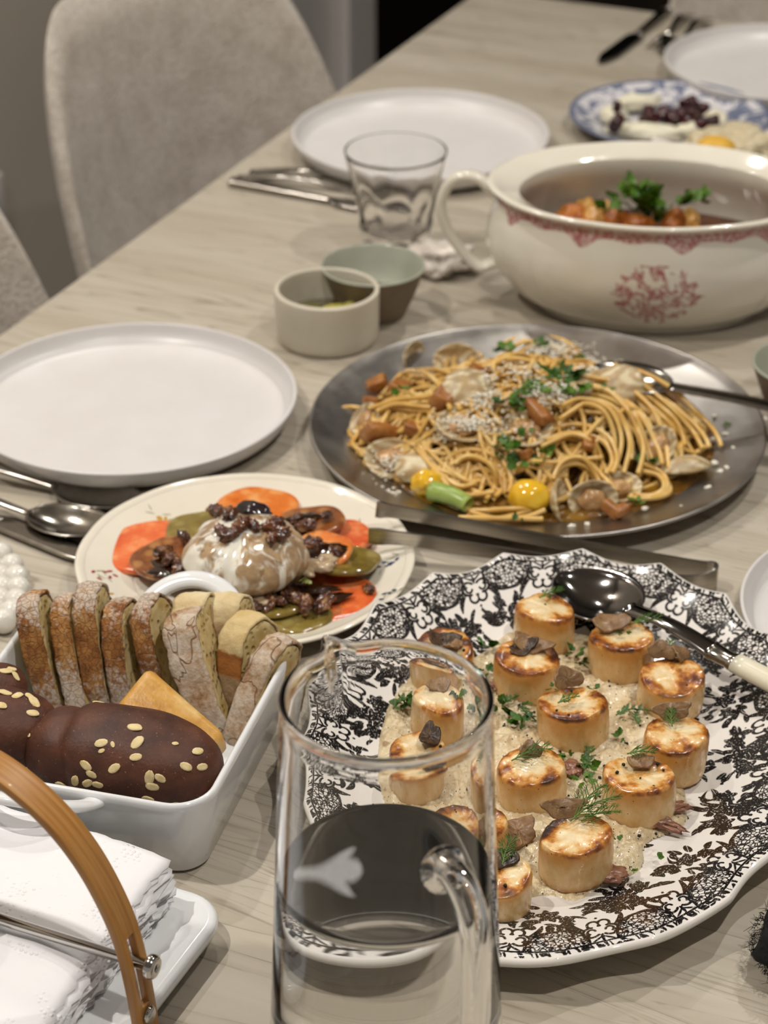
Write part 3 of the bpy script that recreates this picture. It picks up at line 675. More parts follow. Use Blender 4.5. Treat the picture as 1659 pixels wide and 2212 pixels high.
me.materials.append(g.surf(g.mix(k_, wht, '#1b1717'), .13, spec=.5, coat=.5, coat_rough=.05))
WHITE_EARTH = simple('white_earthenware', '#e8e2d9', '#eee9e1', 20, .14, spec=.5, coat=.4, coat_rough=.06)
plat = T('serving_platter', 'oval scallop-edged platter with black floral transfer print holding the scallops', 'platter', PLC, PL_ROT)
O('printed_face', me, None, plat)
NT = 1440; rim = V_[:NT]; rad = rim[:, :2] / np.linalg.norm(rim[:, :2], axis=1)[:, None]
rings = [rim]
for out_, dz in ((.0012, -.0006), (.0018, -.0022), (.0014, -.0042), (-.001, -.0058), (-.012, -.0105), (-.030, -.0185), (-.046, -.0230), (-.052, -.0262), (-.054, -.0282), (-.060, -.0282), (-.062, -.0240), (-.09, -.0240)):
    q = rim.copy(); q[:, :2] += rad * out_; q[:, 2] += dz
    if dz < -.02: q[:, 2] = .0286 + dz
    rings.append(q)
U_ = np.stack(rings)[:, ::4]; O('glazed_underside', (U_.reshape(-1, 3), quads(len(rings), NT // 4, False, True)[:, ::-1]), WHITE_EARTH, plat)

# ============================================================ cream sauce pooled in the well
SZ = .0095
poly = np.array([P(x, y, SZ + .003)[:2] for x, y in [(1040, 1405), (1100, 1362), (1180, 1372), (1250, 1362), (1330, 1400), (1400, 1480), (1470, 1545), (1490, 1640), (1478, 1700), (1478, 1772), (1395, 1812), (1382, 1872), (1290, 1915), (1240, 1958), (1190, 1925), (1120, 1945), (1060, 1990), (980, 1950), (900, 1850), (850, 1760), (820, 1690), (815, 1600), (840, 1510), (890, 1450), (960, 1440)]])
poly = spl(poly, 5, True)
gx, gy = np.meshgrid(np.arange(poly[:, 0].min() - .004, poly[:, 0].max() + .004, .0012), np.arange(poly[:, 1].min() - .004, poly[:, 1].max() + .004, .0012), indexing='ij')
pts = np.stack([gx.ravel(), gy.ravel()], -1); ins = np.zeros(len(pts), bool); dmin = np.full(len(pts), 9.0)
for i in range(len(poly)):
    a, b = poly[i], poly[(i + 1) % len(poly)]; e = b - a
    c_ = ((a[1] > pts[:, 1]) != (b[1] > pts[:, 1])) & (pts[:, 0] < (b[0] - a[0]) * (pts[:, 1] - a[1]) / (b[1] - a[1] + 1e-12) + a[0]); ins ^= c_
    t_ = np.clip(((pts - a) @ e) / (e @ e), 0, 1); dmin = np.minimum(dmin, np.linalg.norm(pts - a - t_[:, None] * e, axis=1))
sgn = np.where(ins, dmin, -dmin)
n1 = nz(np.column_stack([pts, 0 * dmin]), 70, 2, 3); n2 = nz(np.column_stack([pts, 0 * dmin]), 260, 5, 2)
hz = np.clip(sgn / .006, 0, 1) ** .5 * (.0045 + .0026 * n1 + .0017 * n2)
ok = (sgn > -.0012).reshape(gx.shape); idx = -np.ones(gx.shape, int); idx[ok] = np.arange(ok.sum())
Vs = np.column_stack([pts, SZ - .0006 + hz])[ok.ravel()]
q = np.stack([idx[:-1, :-1], idx[1:, :-1], idx[1:, 1:], idx[:-1, 1:]], -1).reshape(-1, 4); q = q[(q >= 0).all(1)]
g = G('herb_cream_sauce'); v = g.obj()
col = g.ramp(g.noise(v, 55, 3), [(.3, '#cdb48a'), (.5, '#dcc8a2'), (.7, '#e4d5b5')])
col = g.mix(g.step(g.voro(v, 300), .17, .11), col, '#4c4a30'); col = g.mix(g.step(g.noise(v, 75, 2), .64, .72), col, '#a98a63')
me = build_mesh('cream_sauce', Vs - np.array(PLC), q)
me.materials.append(g.surf(col, .22, normal=g.bump(g.math('ADD', g.noise(v, 420, 3), g.noise(v, 150, 2)), .6, .0016), spec=.6, coat=.5, coat_rough=.08))
SAUCE_O = O('cream_sauce', me, None, loc=PLC, label='pale herb cream sauce pooled under the scallops', cat='sauce')
def sauce_z(x, y):
    i = int(round((x - gx[0, 0]) / .0012)); j = int(round((y - gy[0, 0]) / .0012))
    if 0 <= i < gx.shape[0] and 0 <= j < gx.shape[1]: return SZ - .0006 + hz.reshape(gx.shape)[i, j]
    return SZ

# ============================================================ seared scallops
g = G('seared_scallop'); v = g.obj(rnd=True); z = g.xyz()[2]
fib = g.noise(g.obj(scale=(1, 1, .55), rnd=True), 120, 4, .6); patch = g.noise(v, 85, 4, .62); big = g.noise(v, 42, 2); fine = g.noise(v, 420, 3)
side = g.ramp(fib, [(.28, '#d0a263'), (.5, '#dfb97e'), (.72, '#e9cd9e')])
up_ = g.step(g.math('ADD', z, g.math('MULTIPLY', g.math('SUBTRACT', big, .5), .022)), .0130, .0260); dn_ = g.step(g.math('ADD', z, g.math('MULTIPLY', g.math('SUBTRACT', big, .5), .012)), .0060, -.0005)
side = g.mix(g.math('MULTIPLY', up_, .85), side, '#cf8f3c'); side = g.mix(g.math('MULTIPLY', dn_, .8), side, '#b97a35')
nrm = g.n('SeparateXYZ', {0: g.n('NewGeometry').outputs['Normal']}).outputs[2]
rimr = g.n('VectorMath', {0: g.n('VectorMath', {0: g.n('TexCoord').outputs['Object'], 1: (1, 1, 0)}, operation='MULTIPLY').outputs[0]}, operation='LENGTH').outputs[1]
sear = g.math('ADD', g.math('MULTIPLY', patch, .78), g.math('MULTIPLY', g.step(rimr, .0060, .0205), .19)); sear = g.math('ADD', sear, g.math('MULTIPLY', g.math('SUBTRACT', big, .5), .85))
top = g.ramp(sear, [(.30, '#f0dcb4'), (.43, '#e8c58c'), (.52, '#d0903f'), (.60, '#99551f'), (.70, '#552a12'), (.82, '#2f170b')])
isTop = g.math('MULTIPLY', g.step(z, .0205, .0245), g.step(nrm, .05, .45))
col = g.mix(isTop, side, top); col = g.mix(g.step(g.voro(v, 200), .085, .05), col, '#2a170c')
SCAL = g.surf(col, g.math('ADD', .20, g.math('MULTIPLY', patch, .2)), normal=g.bump(g.math('ADD', g.math('MULTIPLY', fib, .5), g.math('ADD', patch, g.math('MULTIPLY', fine, .35))), .45, .0009), spec=.55, sss=.22, sss_scale=.006, coat=.35, coat_rough=.12)
def scallop(r, h, seed):
    pr = spl([(1e-4, 0), (r * .72, 0), (r * .93, h * .04), (r * .995, h * .16), (r * 1.0, h * .5), (r * .985, h * .82), (r * .955, h * .93), (r * .88, h * .985), (r * .6, h * 1.0), (1e-4, h * .985)], 4)
    rg = np.random.default_rng(seed); a, b, c3 = rg.uniform(0, 6.28, 3)
    wob = lambda th, z, rr: 1 + .035 * np.cos(2 * th + a) + .022 * np.cos(3 * th + b + z * 40) + .012 * np.cos(5 * th + c3 - z * 90) + .008 * np.sin(23 * th + 3 * np.sin(z * 300 + a))
    V, F = lathe(pr, 72, wob=wob); zf = np.clip(V[:, 2] / h, 0, 1)
    V[:, 2] += zf * (.0012 * np.sin(V[:, 0] / r * 2.2 + a) + .0010 * np.cos(V[:, 1] / r * 3 + b)) + zf ** 3 * .0007 * nz(V, 220, seed, 2)
    V[:, :2] += (zf * r * .05)[:, None] * np.array([math.cos(c3), math.sin(c3)])
    return V, F
SCS = [(1177, 1307, 130, 'farthest scallop, beside the bowl of the serving spoon, dill on top', 1), (957, 1393, 141, 'scallop topped with dark mushroom just behind the jug rim', 2), (1143, 1410, 145, 'scallop carrying a folded brown mushroom slice in the second row', 3),
       (1345, 1366, 146, 'scallop with an oval mushroom slice directly beside the serving spoon neck', 4), (1452, 1452, 148, 'pale-topped scallop beneath the spoon handle with rolled mushroom', 5), (1243, 1512, 154, 'bright scallop in the centre of the platter with tiny dill wisp', 6),
       (1460, 1577, 146, 'peppered dark-seared scallop at the printed edge of the platter', 7), (1149, 1648, 150, 'scallop right of the jug wall with dill and mushroom cube', 8), (1386, 1668, 158, 'large scallop with small round mushroom, in front of the peppered one', 9),
       (1246, 1796, 163, 'nearest whole scallop crowned by a bushy dill sprig', 10), (1078, 1885, 150, 'dark-rimmed scallop half hidden by the jug at the platter front', 11), (962, 1500, 140, 'scallop seen through the upper jug glass, farther of two', 12),
       (912, 1612, 150, 'scallop seen through the jug just above the water line', 13), (1020, 1765, 150, 'scallop almost wholly hidden behind the jug', 14)]
SCP = {}
for (x, y, w_, lb, k) in SCS:
    h = .0275 + .002 * math.sin(k * 2.1); c = P(x, y, SZ + .002 + h); dep = c.y * math.cos(PITCH) + (CAM_H - c.z) * math.sin(PITCH); r = w_ / 2 / FPX * dep * .985
    O('seared_scallop', scallop(r, h, k), SCAL, loc=(c.x, c.y, SZ + .001), rot=(.05 * math.sin(k * 1.7), .05 * math.cos(k * 2.3), k * 1.3), label=lb, cat='scallop', group='seared scallops on the black and white platter')
    SCP[k] = (c, r, SZ + .001 + h)
# mushroom slices on the scallops
MUSH = simple('cooked_mushroom', '#9a7a56', '#7a5a3c', 150, .35, spec=.4, bump=.4, bdist=.0008)
MUSHD = simple('dark_mushroom_skin', '#5b4330', '#2f2219', 150, .35, spec=.4, bump=.4)
def mush(label, px, py, z, a, b, rz, tilt, seed, mat=MUSH, curl=.35):
    n, m = 10, 22; V = []
    rg = np.random.default_rng(seed)
    for i in range(n):
        for j in range(m):
            th = 6.283 * j / m; rr = (i + .02) / (n - 1); w_ = 1 + .13 * math.sin(3 * th + seed) + .08 * math.sin(5 * th + 2 * seed)
            x, y = a * rr * w_ * math.cos(th), b * rr * w_ * math.sin(th); V.append((x, y, curl * (x * x / a - .3 * y * y / b) + .0006 * math.sin(9 * th + 4 * rr * seed)))
    o = O('mushroom_slice', (np.array(V), quads(n, m, False, True)), mat, loc=P(px, py, z), rot=(tilt[0], tilt[1], rz), label=label, cat='mushroom'); solid(o, .0012); return o
for q in [('curled mushroom slice with charred specks on the scallop behind the jug rim', 955, 1383, 2, .011, .008, .4, (.2, .2), MUSHD), ('second mushroom slice overlapping on the scallop behind the jug rim', 975, 1396, 2, .008, .007, 1.1, (-.2, .3), MUSH), ('folded brown mushroom slice on the second-row scallop', 1148, 1392, 3, .013, .007, -.2, (.3, .15), MUSH), ('dark edge slice beneath the folded mushroom', 1130, 1400, 3, .010, .006, .5, (.1, -.2), MUSHD),
          ('smooth oval mushroom slice on the scallop by the spoon neck', 1318, 1345, 4, .0125, .0085, .15, (.15, 0), MUSH), ('rolled mushroom curl on the pale scallop below the spoon handle', 1468, 1412, 5, .007, .006, .9, (.7, .3), MUSH), ('upright mushroom slice at the back of the pale scallop', 1430, 1405, 5, .009, .006, -.3, (.9, .1), MUSH),
          ('upright mushroom shard leaning on the central scallop', 1222, 1465, 6, .011, .007, .5, (1.0, .2), MUSH), ('translucent mushroom shavings on the peppered scallop', 1450, 1535, 7, .012, .006, .1, (.8, 0), MUSH), ('mushroom cube slice on the scallop right of the jug', 1145, 1620, 8, .007, .0055, .2, (.8, .1), MUSH),
          ('small round mushroom button on the large front scallop', 1383, 1645, 9, .008, .006, .1, (.1, 0), MUSH), ('wide mushroom slice behind the bushy dill', 1215, 1745, 10, .013, .006, .2, (.8, .1), MUSH), ('mushroom fan lying in the sauce between the two jug-side scallops', 1118, 1795, 0, .012, .009, .6, (.4, .2), MUSH), ('second mushroom shard in the sauce beside the mushroom fan', 1095, 1815, 0, .010, .006, -.5, (.5, 0), MUSH), ('mushroom slice on the scallop seen through the upper jug', 960, 1478, 12, .009, .006, .3, (.2, 0), MUSH), ('dark mushroom on the scallop seen above the water line', 935, 1590, 13, .011, .007, 1.2, (.2, 0), MUSHD), ('mushroom piece on the dark-rimmed scallop beside the jug', 1085, 1855, 11, .009, .006, .2, (.4, 0), MUSHD)]:
    lb, x, y, k, a, b, rz, tl, mt = q; zt = SCP[k][2] + .002 if k else .019
    mush(lb, x, y, zt + abs(tl[0]) * .004, a, b, rz, tl, k + int(x), mt)
# dill, thyme and parsley
for q in [('dill', 'flat dill frond on the farthest scallop', 1165, 1293, 1, .016, .2), ('dill', 'broad dill frond on the scallop by the spoon neck', 1358, 1352, 4, .020, -.05), ('dill', 'upright dill tuft on the pale scallop', 1445, 1420, 5, .014, 1.4), ('dill', 'tiny dill wisp on the central scallop', 1205, 1520, 6, .013, .2), ('dill', 'pale dill tuft on the peppered scallop', 1452, 1570, 7, .014, 1.5),
          ('dill', 'feathery dill on the scallop right of the jug', 1105, 1645, 8, .024, .15), ('dill', 'arched dill frond on the large front scallop', 1355, 1630, 9, .017, -.3), ('dill', 'bushy dill sprig crowning the nearest whole scallop', 1232, 1775, 10, .030, .45), ('dill', 'second dill sprig in the bushy tuft on the nearest scallop', 1245, 1765, 10, .026, .9), ('dill', 'third dill sprig in the bushy tuft on the nearest scallop', 1255, 1775, 10, .022, .1), ('dill', 'dill sprig on the dark-rimmed scallop beside the jug', 1085, 1870, 11, .019, 1.2)]:
    kd, lb, x, y, k, sz, rz = q; herb(kd, lb, P(x, y, SCP[k][2] + .002), sz, rz, seed=int(x + y), tilt=(0, -.25))
for q in [('parsley', 'parsley bit in the sauce between spoon and second-row scallop', 1050, 1398, .013, 8), ('parsley', 'parsley leaf on the back of the second-row scallop', 1145, 1368, .012, 4), ('parsley', 'parsley leaf under the second-row scallop', 1052, 1455, .012, 5), ('parsley', 'dark parsley by the peppercorns left of the spoon-side scallop', 1245, 1412, .011, 5), ('parsley', 'small parsley below the spoon-side scallop', 1258, 1436, .010, 5), ('parsley', 'parsley pair below the spoon neck scallop', 1288, 1440, .010, 5), ('parsley', 'small parsley leaf on the spoon-neck scallop', 1350, 1370, .008, 3),
          ('thyme', 'thyme sprig in the sauce right of the jug rim', 1085, 1525, .020, .6), ('thyme', 'thyme stalk hanging towards the jug-side scallop', 1140, 1520, .026, -1.4), ('parsley', 'dark parsley clump at the foot of the thyme stalk', 1128, 1568, .014, 8), ('parsley', 'parsley clump level with the jug rim edge', 1085, 1530, .014, 8), ('thyme', 'thyme sprig between the central and peppered scallops', 1330, 1550, .022, .2), ('thyme', 'thyme tip against the peppered scallop', 1380, 1570, .016, 1.5), ('parsley', 'small parsley right of the central scallop', 1345, 1598, .009, 4), ('parsley', 'parsley speck behind the jug-side scallop', 1228, 1640, .009, 4),
          ('thyme', 'thyme sprig standing between the three front scallops', 1262, 1670, .024, 1.3), ('parsley', 'parsley leaves at the thyme sprig foot', 1258, 1690, .012, 6), ('parsley', 'parsley cluster just behind the bushy dill', 1270, 1655, .011, 6), ('parsley', 'parsley speck in the sauce near the platter front', 1330, 1822, .007, 3), ('parsley', 'parsley speck at the front lip of the sauce', 1358, 1885, .007, 3), ('parsley', 'lone parsley speck on the printed rim', 1420, 1855, .006, 3), ('parsley', 'parsley leaf on the central scallop edge', 1283, 1492, .007, 3), ('parsley', 'parsley leaf at the left of the central scallop', 1193, 1492, .007, 3), ('thyme', 'thyme sprig seen through the jug beside the print', 850, 1535, .026, .3), ('parsley', 'parsley clump seen through the jug', 870, 1520, .014, 8), ('parsley', 'parsley bit right of the scallop seen in the jug', 1010, 1500, .010, 5)]:
    kd, lb, x, y, sz, n_ = q; p = P(x, y, .016); onz = .017
    for c, r, zt in SCP.values():
        p2 = P(x, y, zt); 
        if (p2 - c).xy.length < r * .95: onz = zt + .0015; p = p2
    herb(kd, lb, Vector((p.x, p.y, onz)), sz, n_ if kd == 'thyme' else n_ * .7, n=n_ if kd == 'parsley' else 0, seed=int(x * 3 + y), mat=PARSD if n_ in (5, 8) else None)
# bacon strips in the sauce
BACON = simple('cured_ham', '#6f3f30', '#a0725a', 130, .3, spec=.5, bump=.4)
for lb, x, y, a, b, rz in [('reddish ham strip at the front of the sauce under the large scallop', 1415, 1770, .018, .004, -.5), ('dark ham strip tucked under the large front scallop', 1440, 1745, .015, .004, .2), ('ham chunk in the sauce at the platter front', 1300, 1885, .014, .007, .1), ('small ham piece left of the nearest scallop', 1190, 1880, .006, .004, .3), ('ham piece in the sauce near the jug rim', 1085, 1480, .008, .005, .4), ('pinkish ham behind the thyme', 1235, 1660, .008, .006, .1)]:
    O('ham_strip', blob((a * .9, b * 1.1, .0024), 4, .55, 2.0, int(x), 4), BACON, loc=P(x, y, .016), rot=(.1, .1, rz), label=lb, cat='ham')
# cracked pepper over the scallops
rg = np.random.default_rng(3); pp = []
for i in range(170):
    x, y = rg.uniform(880, 1500), rg.uniform(1290, 1930); best = None
    for c, r, zt in SCP.values():
        p2 = P(x, y, zt)
        if (p2 - c).xy.length < r * .8: best = p2 + Vector((0, 0, .0004))
    if best is None:
        p2 = P(x, y, .0135); 
        if not (0 < sauce_z(p2.x, p2.y) - SZ): continue
        best = Vector((p2.x, p2.y, sauce_z(p2.x, p2.y) + .0003))
    pp.append(mv(blob((.0009 * rg.uniform(.5, 1.5),) * 3, 1, .3, 2, i), *best))
O('cracked_pepper', join(pp), simple('black_pepper', '#1d1712', rough=.6), label='black cracked pepper sprinkled over scallops and sauce', cat='pepper', kind='stuff')

# ============================================================ serving spoon with cream handle
SPOON_STEEL = (lambda g: g.surf('#8b8886', .10, 1.0))(G('spoon_steel'))
sp0, sp1 = P(1205, 1236, .031), P(1700, 1492, .036)
d_ = (sp1 - sp0); L_ = d_.length; ss = T('serving_spoon', 'big steel serving spoon with cream handle resting on the printed platter', 'serving spoon', mw=frame2(sp0, sp1, (0.22, -.42, 1)))
Lb = .36 * L_; solid(O('bowl', mv(spoon_bowl(Lb, .058, .013), L_ - Lb, 0, 0), SPOON_STEEL, ss), .0016)
h_ = np.linspace(0, 1, 16); rs_ = [(math.cos(a), math.sin(a)) for a in np.linspace(0, 6.283, 16, endpoint=False)]
O('neck', sweep(np.stack([.675 * L_ - h_ * (.675 - .295) * L_, 0 * h_, .0005 + .004 * np.sin(h_ * 3.14)], -1), rect_sect(1, 1, .25), (0, 1, 0), scale=np.stack([.011 + .0045 * np.abs(h_ - .35), .0034 + 0 * h_], -1)), SPOON_STEEL, ss)
O('collar', mv(sweep([(0, 0, 0), (.003, 0, 0), (.006, 0, 0), (.016, 0, 0), (.019, 0, 0), (.022, 0, 0)], rs_, (0, 1, 0), scale=[(.0060, .0038), (.0076, .0050), (.0068, .0044), (.0070, .0046), (.0080, .0052), (.0072, .0046)]), .20 * L_, 0, .001), STEEL, ss)
O('grip', mv(sweep([(t * .075, 0, 0) for t in np.linspace(0, 1, 10)], rs_, (0, 1, 0), scale=[(.0078 + .001 * (1 - t), .0058) for t in np.linspace(0, 1, 10)]), .205 * L_ - .075, 0, .001), simple('cream_resin', '#e5ddc4', '#e9e2cc', 30, .25, spec=.5), ss)
# ============================================================ white dish with bread
BD_ROT = -math.radians(15); BDC = Vector((-.164, 1.0946, 0)); BDW, BDL = .178, .180
bdx = Vector((math.cos(BD_ROT), math.sin(BD_ROT), 0)); bdy = Vector((-math.sin(BD_ROT), math.cos(BD_ROT), 0))
dish = T('bread_dish', 'square white porcelain baking dish with loop handles full of bread', 'dish', BDC, BD_ROT)
O('body', rrect_lathe(BDW, BDL, .026, [(.022, .0012), (.018, 0), (.011, 0), (.0078, .003), (.0078, .0075), (.0062, .0095), (.0025, .032), (.0004, .050), (.0002, .0535), (.0010, .0552), (.0026, .0558), (.0040, .0550), (.0047, .0520), (.0090, .016), (.013, .010), (.022, .0080), (.045, .0078)], 10), PORCELAIN, dish, ang=70)
for sg in (-1, 1):
    a_ = np.linspace(0, np.pi, 25); hp = np.stack([.013 * sg + .035 * np.cos(a_), sg * (BDL / 2 - .004 + .038 * np.sin(a_) ** .8), .048 + .022 * np.sin(a_)], -1)
    sec = [(math.cos(t) * .5, math.sin(t) * .5) for t in np.linspace(0, 6.283, 14, endpoint=False)]
    nrm_ = np.stack([np.cos(a_), sg * np.sin(a_) * .8, .35 * np.sin(a_)], -1)
    O('loop_handle', sweep(hp, sec, nrm_, scale=np.stack([.0130 + 0 * a_, .0070 + 0 * a_], -1)), PORCELAIN, dish)
g = G('floury_crust'); v = g.obj(rnd=True); z = g.xyz()[2]
n1 = g.noise(v, 60, 4, .65); n2 = g.noise(v, 300, 3, .6); n3 = g.noise(v, 26, 2)
col = g.ramp(n1, [(.3, '#6d4224'), (.48, '#9a6636'), (.6, '#b38149'), (.75, '#c59c69')])
fl = g.math('ADD', g.math('MULTIPLY', g.math('ABSOLUTE', g.math('SUBTRACT', z, .03)), 20.0), g.math('MULTIPLY', g.math('SUBTRACT', n2, .5), 1.7)); fl = g.math('ADD', fl, g.math('MULTIPLY', g.math('SUBTRACT', n3, .5), 1.6))
flour = g.math('MULTIPLY', g.step(fl, .22, .75), .85); col = g.mix(flour, col, '#cfc1b2')
crk = g.math('SUBTRACT', 1.0, g.step(g.voro(g.obj(scale=(1, 1, 1), rnd=True), 260, 'DISTANCE_TO_EDGE'), .0, .09)); col = g.mix(g.math('MULTIPLY', crk, .22), col, '#8a5f3b')
CRUST = g.surf(col, .8, normal=g.bump(g.math('SUBTRACT', g.math('ADD', n2, n1), g.math('MULTIPLY', crk, .6)), .7, .0016), spec=.25)
g = G('bread_crumb'); v = g.obj(rnd=True); h1 = g.voro(v, 190); h2 = g.noise(v, 90, 3)
col = g.ramp(h2, [(.3, '#c2a468'), (.55, '#d6bf8a'), (.75, '#e0cd9e')]); col = g.mix(g.math('MULTIPLY', g.step(h1, .30, .12), .45), col, '#9a7a44')
CRUMB = g.surf(col, .85, normal=g.bump(g.math('ADD', g.step(h1, .1, .4), g.math('MULTIPLY', h2, .6)), .8, .002), spec=.2)
g = G('dusty_cracked_crust'); v = g.obj(rnd=True); n1 = g.noise(v, 45, 4, .6); n2 = g.noise(v, 300, 3, .6); ck = g.noise(g.obj(scale=(1, 1, .5), rnd=True), 55, 2, .5, .6)
ck = g.math('SUBTRACT', 1.0, g.step(g.math('ABSOLUTE', g.math('SUBTRACT', ck, .5)), .0, .016))
col = g.ramp(g.math('ADD', g.math('MULTIPLY', n1, .6), g.math('MULTIPLY', n2, .4)), [(.34, '#8f6540'), (.46, '#b79c80'), (.6, '#cdbfae')]); col = g.mix(g.math('MULTIPLY', ck, .7), col, '#8a5a30')
DUSTY = g.surf(col, .85, normal=g.bump(g.math('SUBTRACT', g.math('ADD', n1, n2), ck), .7, .0016), spec=.2)
g = G('pale_torn_crust'); v = g.obj(rnd=True); z = g.xyz()[2]; n1 = g.noise(v, 60, 4)
PALE = g.surf(g.mix(g.step(z, .034, .022), g.ramp(n1, [(.3, '#c4a877'), (.55, '#d8c49a'), (.75, '#e2d3b0')]), g.ramp(n1, [(.35, '#9a7852'), (.65, '#bda283')])), .85, normal=g.bump(g.noise(v, 200, 4), .7, .0016), spec=.2)
g = G('half_baked_crust'); v = g.obj(rnd=True); z = g.xyz()[2]; n1 = g.noise(v, 60, 4); zz = g.math('ADD', z, g.math('MULTIPLY', g.math('SUBTRACT', n1, .5), .012))
HALF = g.surf(g.mix(g.step(zz, .036, .039), g.mix(g.step(zz, .024, .020), '#96602f', g.ramp(n1, [(.35, '#8f7555'), (.65, '#b59c7e')])), g.ramp(n1, [(.3, '#c9ad78'), (.7, '#decb9c')])), .85, normal=g.bump(g.noise(v, 200, 4), .7, .0016), spec=.2)
def bread_slice(label, top, low, th, dep, zt, zl, seed, yaw=0.0, cm=None):
    a, b = P(*top, zt), P(*low, zl); up = (a - b); H = up.length - .003; up.normalize()
    xd = Matrix.Rotation(BD_ROT + math.radians(6) + yaw, 3, 'Z') @ Vector((1, 0, 0))
    t = T('bread_slice', label, 'bread', group='bread slices standing in the white dish', mw=frame(b, z=up, x=xd))
    rg = np.random.default_rng(seed); n = 64; pr = []
    lo = -min(.022, zl - .009); hh = (H - lo) / 2; e = 2.8
    for k in range(n):
        a_ = 2 * math.pi * k / n; c_, s_ = math.cos(a_), math.sin(a_)
        y = dep / 2 + dep / 2 * math.copysign(abs(c_) ** (2 / e), c_); z = lo + hh + hh * math.copysign(abs(s_) ** (2 / e), s_)
        pr.append((y, z))
    pr = np.array(pr); jit = .0017 * nz(np.column_stack([pr * 90, 0 * pr[:, 0]]), 1.0, seed, 3); cen = np.array([dep / 2, lo + hh]); nrm = pr - cen; nrm /= np.linalg.norm(nrm, axis=1)[:, None]
    m = 9; V = []
    for j in range(m):
        u = -1 + 2 * j / (m - 1); wv = .0009 * nz(np.column_stack([pr * 130, np.full(n, u * 1.5)]), 1.0, seed + 9, 3)
        q = pr + nrm * (jit + wv + .0014 * (1 - u * u))[:, None]
        ed = .0016 * nz(np.column_stack([pr * 160, np.full(n, 5.0)]), 1.0, seed + (3 if u < 0 else 4), 2)
        V.append(np.column_stack([u * th / 2 + ed * (abs(u) == 1), q[:, 0], q[:, 1]]))
    solid(O('crust', (np.concatenate(V), quads(m, n, False, True)), cm or CRUST, t), .0016, -1)
    C = []
    for u in (-.97, .97):
        for r_ in (0.02, .3, .6, .85, .97):
            q = cen + (pr + nrm * jit[:, None] * .7 - cen) * r_; bmp = .0012 * nz(np.column_stack([q * 150, np.full(n, u)]), 1.0, seed + 2, 3)
            C.append(np.column_stack([np.full(n, u * th / 2) + bmp * (1 - r_ ** 6), q]))
    V = np.concatenate(C[:5] + C[5:][::-1])
    F = [tuple(x) for x in quads(10, n, False, True)] + [tuple(range(n - 1, -1, -1)), tuple(range(9 * n, 10 * n))]
    O('crumb', (V, F), CRUMB, t)
for q in [('leftmost bread slice of the row, orange crust leaning left', (47, 1302), (100, 1505), .0140, .042, .085, .025, 1, .05),
          ('floury bread slice second in the row, set further back', (118, 1288), (158, 1500), .0125, .036, .083, .027, 2, -.08),
          ('tall ragged-topped bread slice third in the row', (173, 1280), (206, 1500), .0142, .042, .089, .025, 3, .02),
          ('golden bread slice with a floury cap fourth in the row', (232, 1319), (259, 1500), .0135, .042, .079, .025, 4, -.06),
          ('bread slice just left of the broad cracked floury one', (290, 1314), (338, 1490), .0125, .040, .080, .026, 5, -.15),
          ('broad floury bread slice with a cracked crust above the pastry', (374, 1332), (452, 1575), .0225, .040, .083, .018, 6, -.12, DUSTY),
          ('pale heel slice behind the cracked floury slice', (398, 1305), (430, 1450), .0220, .028, .081, .035, 7, -.1, PALE),
          ('pale crumb-topped bread slice in front of the loop handle', (462, 1300), (480, 1430), .0260, .028, .079, .038, 8, -.25, PALE),
          ('bread slice showing its airy crumb face, near the dish corner', (495, 1345), (500, 1530), .0200, .036, .080, .024, 9, -.55, HALF),
          ('floury bread slice leaning along the dish wall nearest the jug', (590, 1373), (497, 1600), .0150, .036, .076, .014, 10, -.35, DUSTY)]:
    bread_slice(*q)
# golden pastry corner
g = G('golden_pastry'); v = g.obj(); n1 = g.noise(v, 45, 4, .6)
PASTRY = g.surf(g.ramp(n1, [(.3, '#b07a2c'), (.5, '#cf9c4c'), (.7, '#e0bd7c')]), .38, normal=g.bump(g.noise(v, 160, 4), .5, .0015), spec=.45)
pa, pb = P(262, 1492, .066), P(462, 1612, .050)
V_, F_ = rbox((pb - pa).length, .046, .022, .007, 4); V_ = V_ * (1 + .05 * nz(V_, 60, 3, 2))[:, None]; V_[:, 1] *= np.interp(V_[:, 0], [-.03, .03], [1.1, .65])
O('pastry_piece', (V_, F_), PASTRY, mw=frame((pa + pb) / 2 + Vector((0, .004, -.012)), z=(0.0, -.55, 1), x=pb - pa), label='golden pastry wedge lying between bread slices and brown roll', cat='pastry')
# dark oat rolls
g = G('dark_rye_crust'); v = g.obj(); n1 = g.noise(v, 50, 4, .6); n2 = g.noise(v, 500, 2)
DARKB = g.surf(g.mix(g.step(g.noise(v, 700, 1), .70, .78), g.ramp(n1, [(.3, '#3b2117'), (.55, '#553020'), (.75, '#683f2b')]), '#8a6b54'), .55, normal=g.bump(g.math('ADD', n1, n2), .3, .0008), spec=.4)
OATM = simple('oat_flake', '#e6d3a3', '#d8bd84', 200, .7, rnd=True)
def roll(label, p0, p1, z, r, seed):
    a, b = P(*p0, z), P(*p1, z); t = T('oat_roll', label, 'bread roll', mw=frame((a + b) / 2, z=(0, 0, 1), x=b - a)); hl = (b - a).length / 2
    v, f = ico(5); e = np.sign(v) * np.abs(v) ** .88; n = 1 + .05 * nz(v, 1.4, seed, 2) - .09 * np.exp(-((v[:, 0] + .42 + .12 * v[:, 2]) / .10) ** 2) * (seed == 31)
    V = e * n[:, None] * np.array([hl, r, r * .92])
    V[:, 2] = np.maximum(V[:, 2], -r * .8)
    t = O('crust', (V, f), DARKB, t)
    M = t.matrix_world if False else frame((a + b) / 2, z=(0, 0, 1), x=b - a)
    return t, M, BVHTree.FromPolygons([tuple(M @ Vector(x)) for x in V], [tuple(map(int, q)) for q in f])
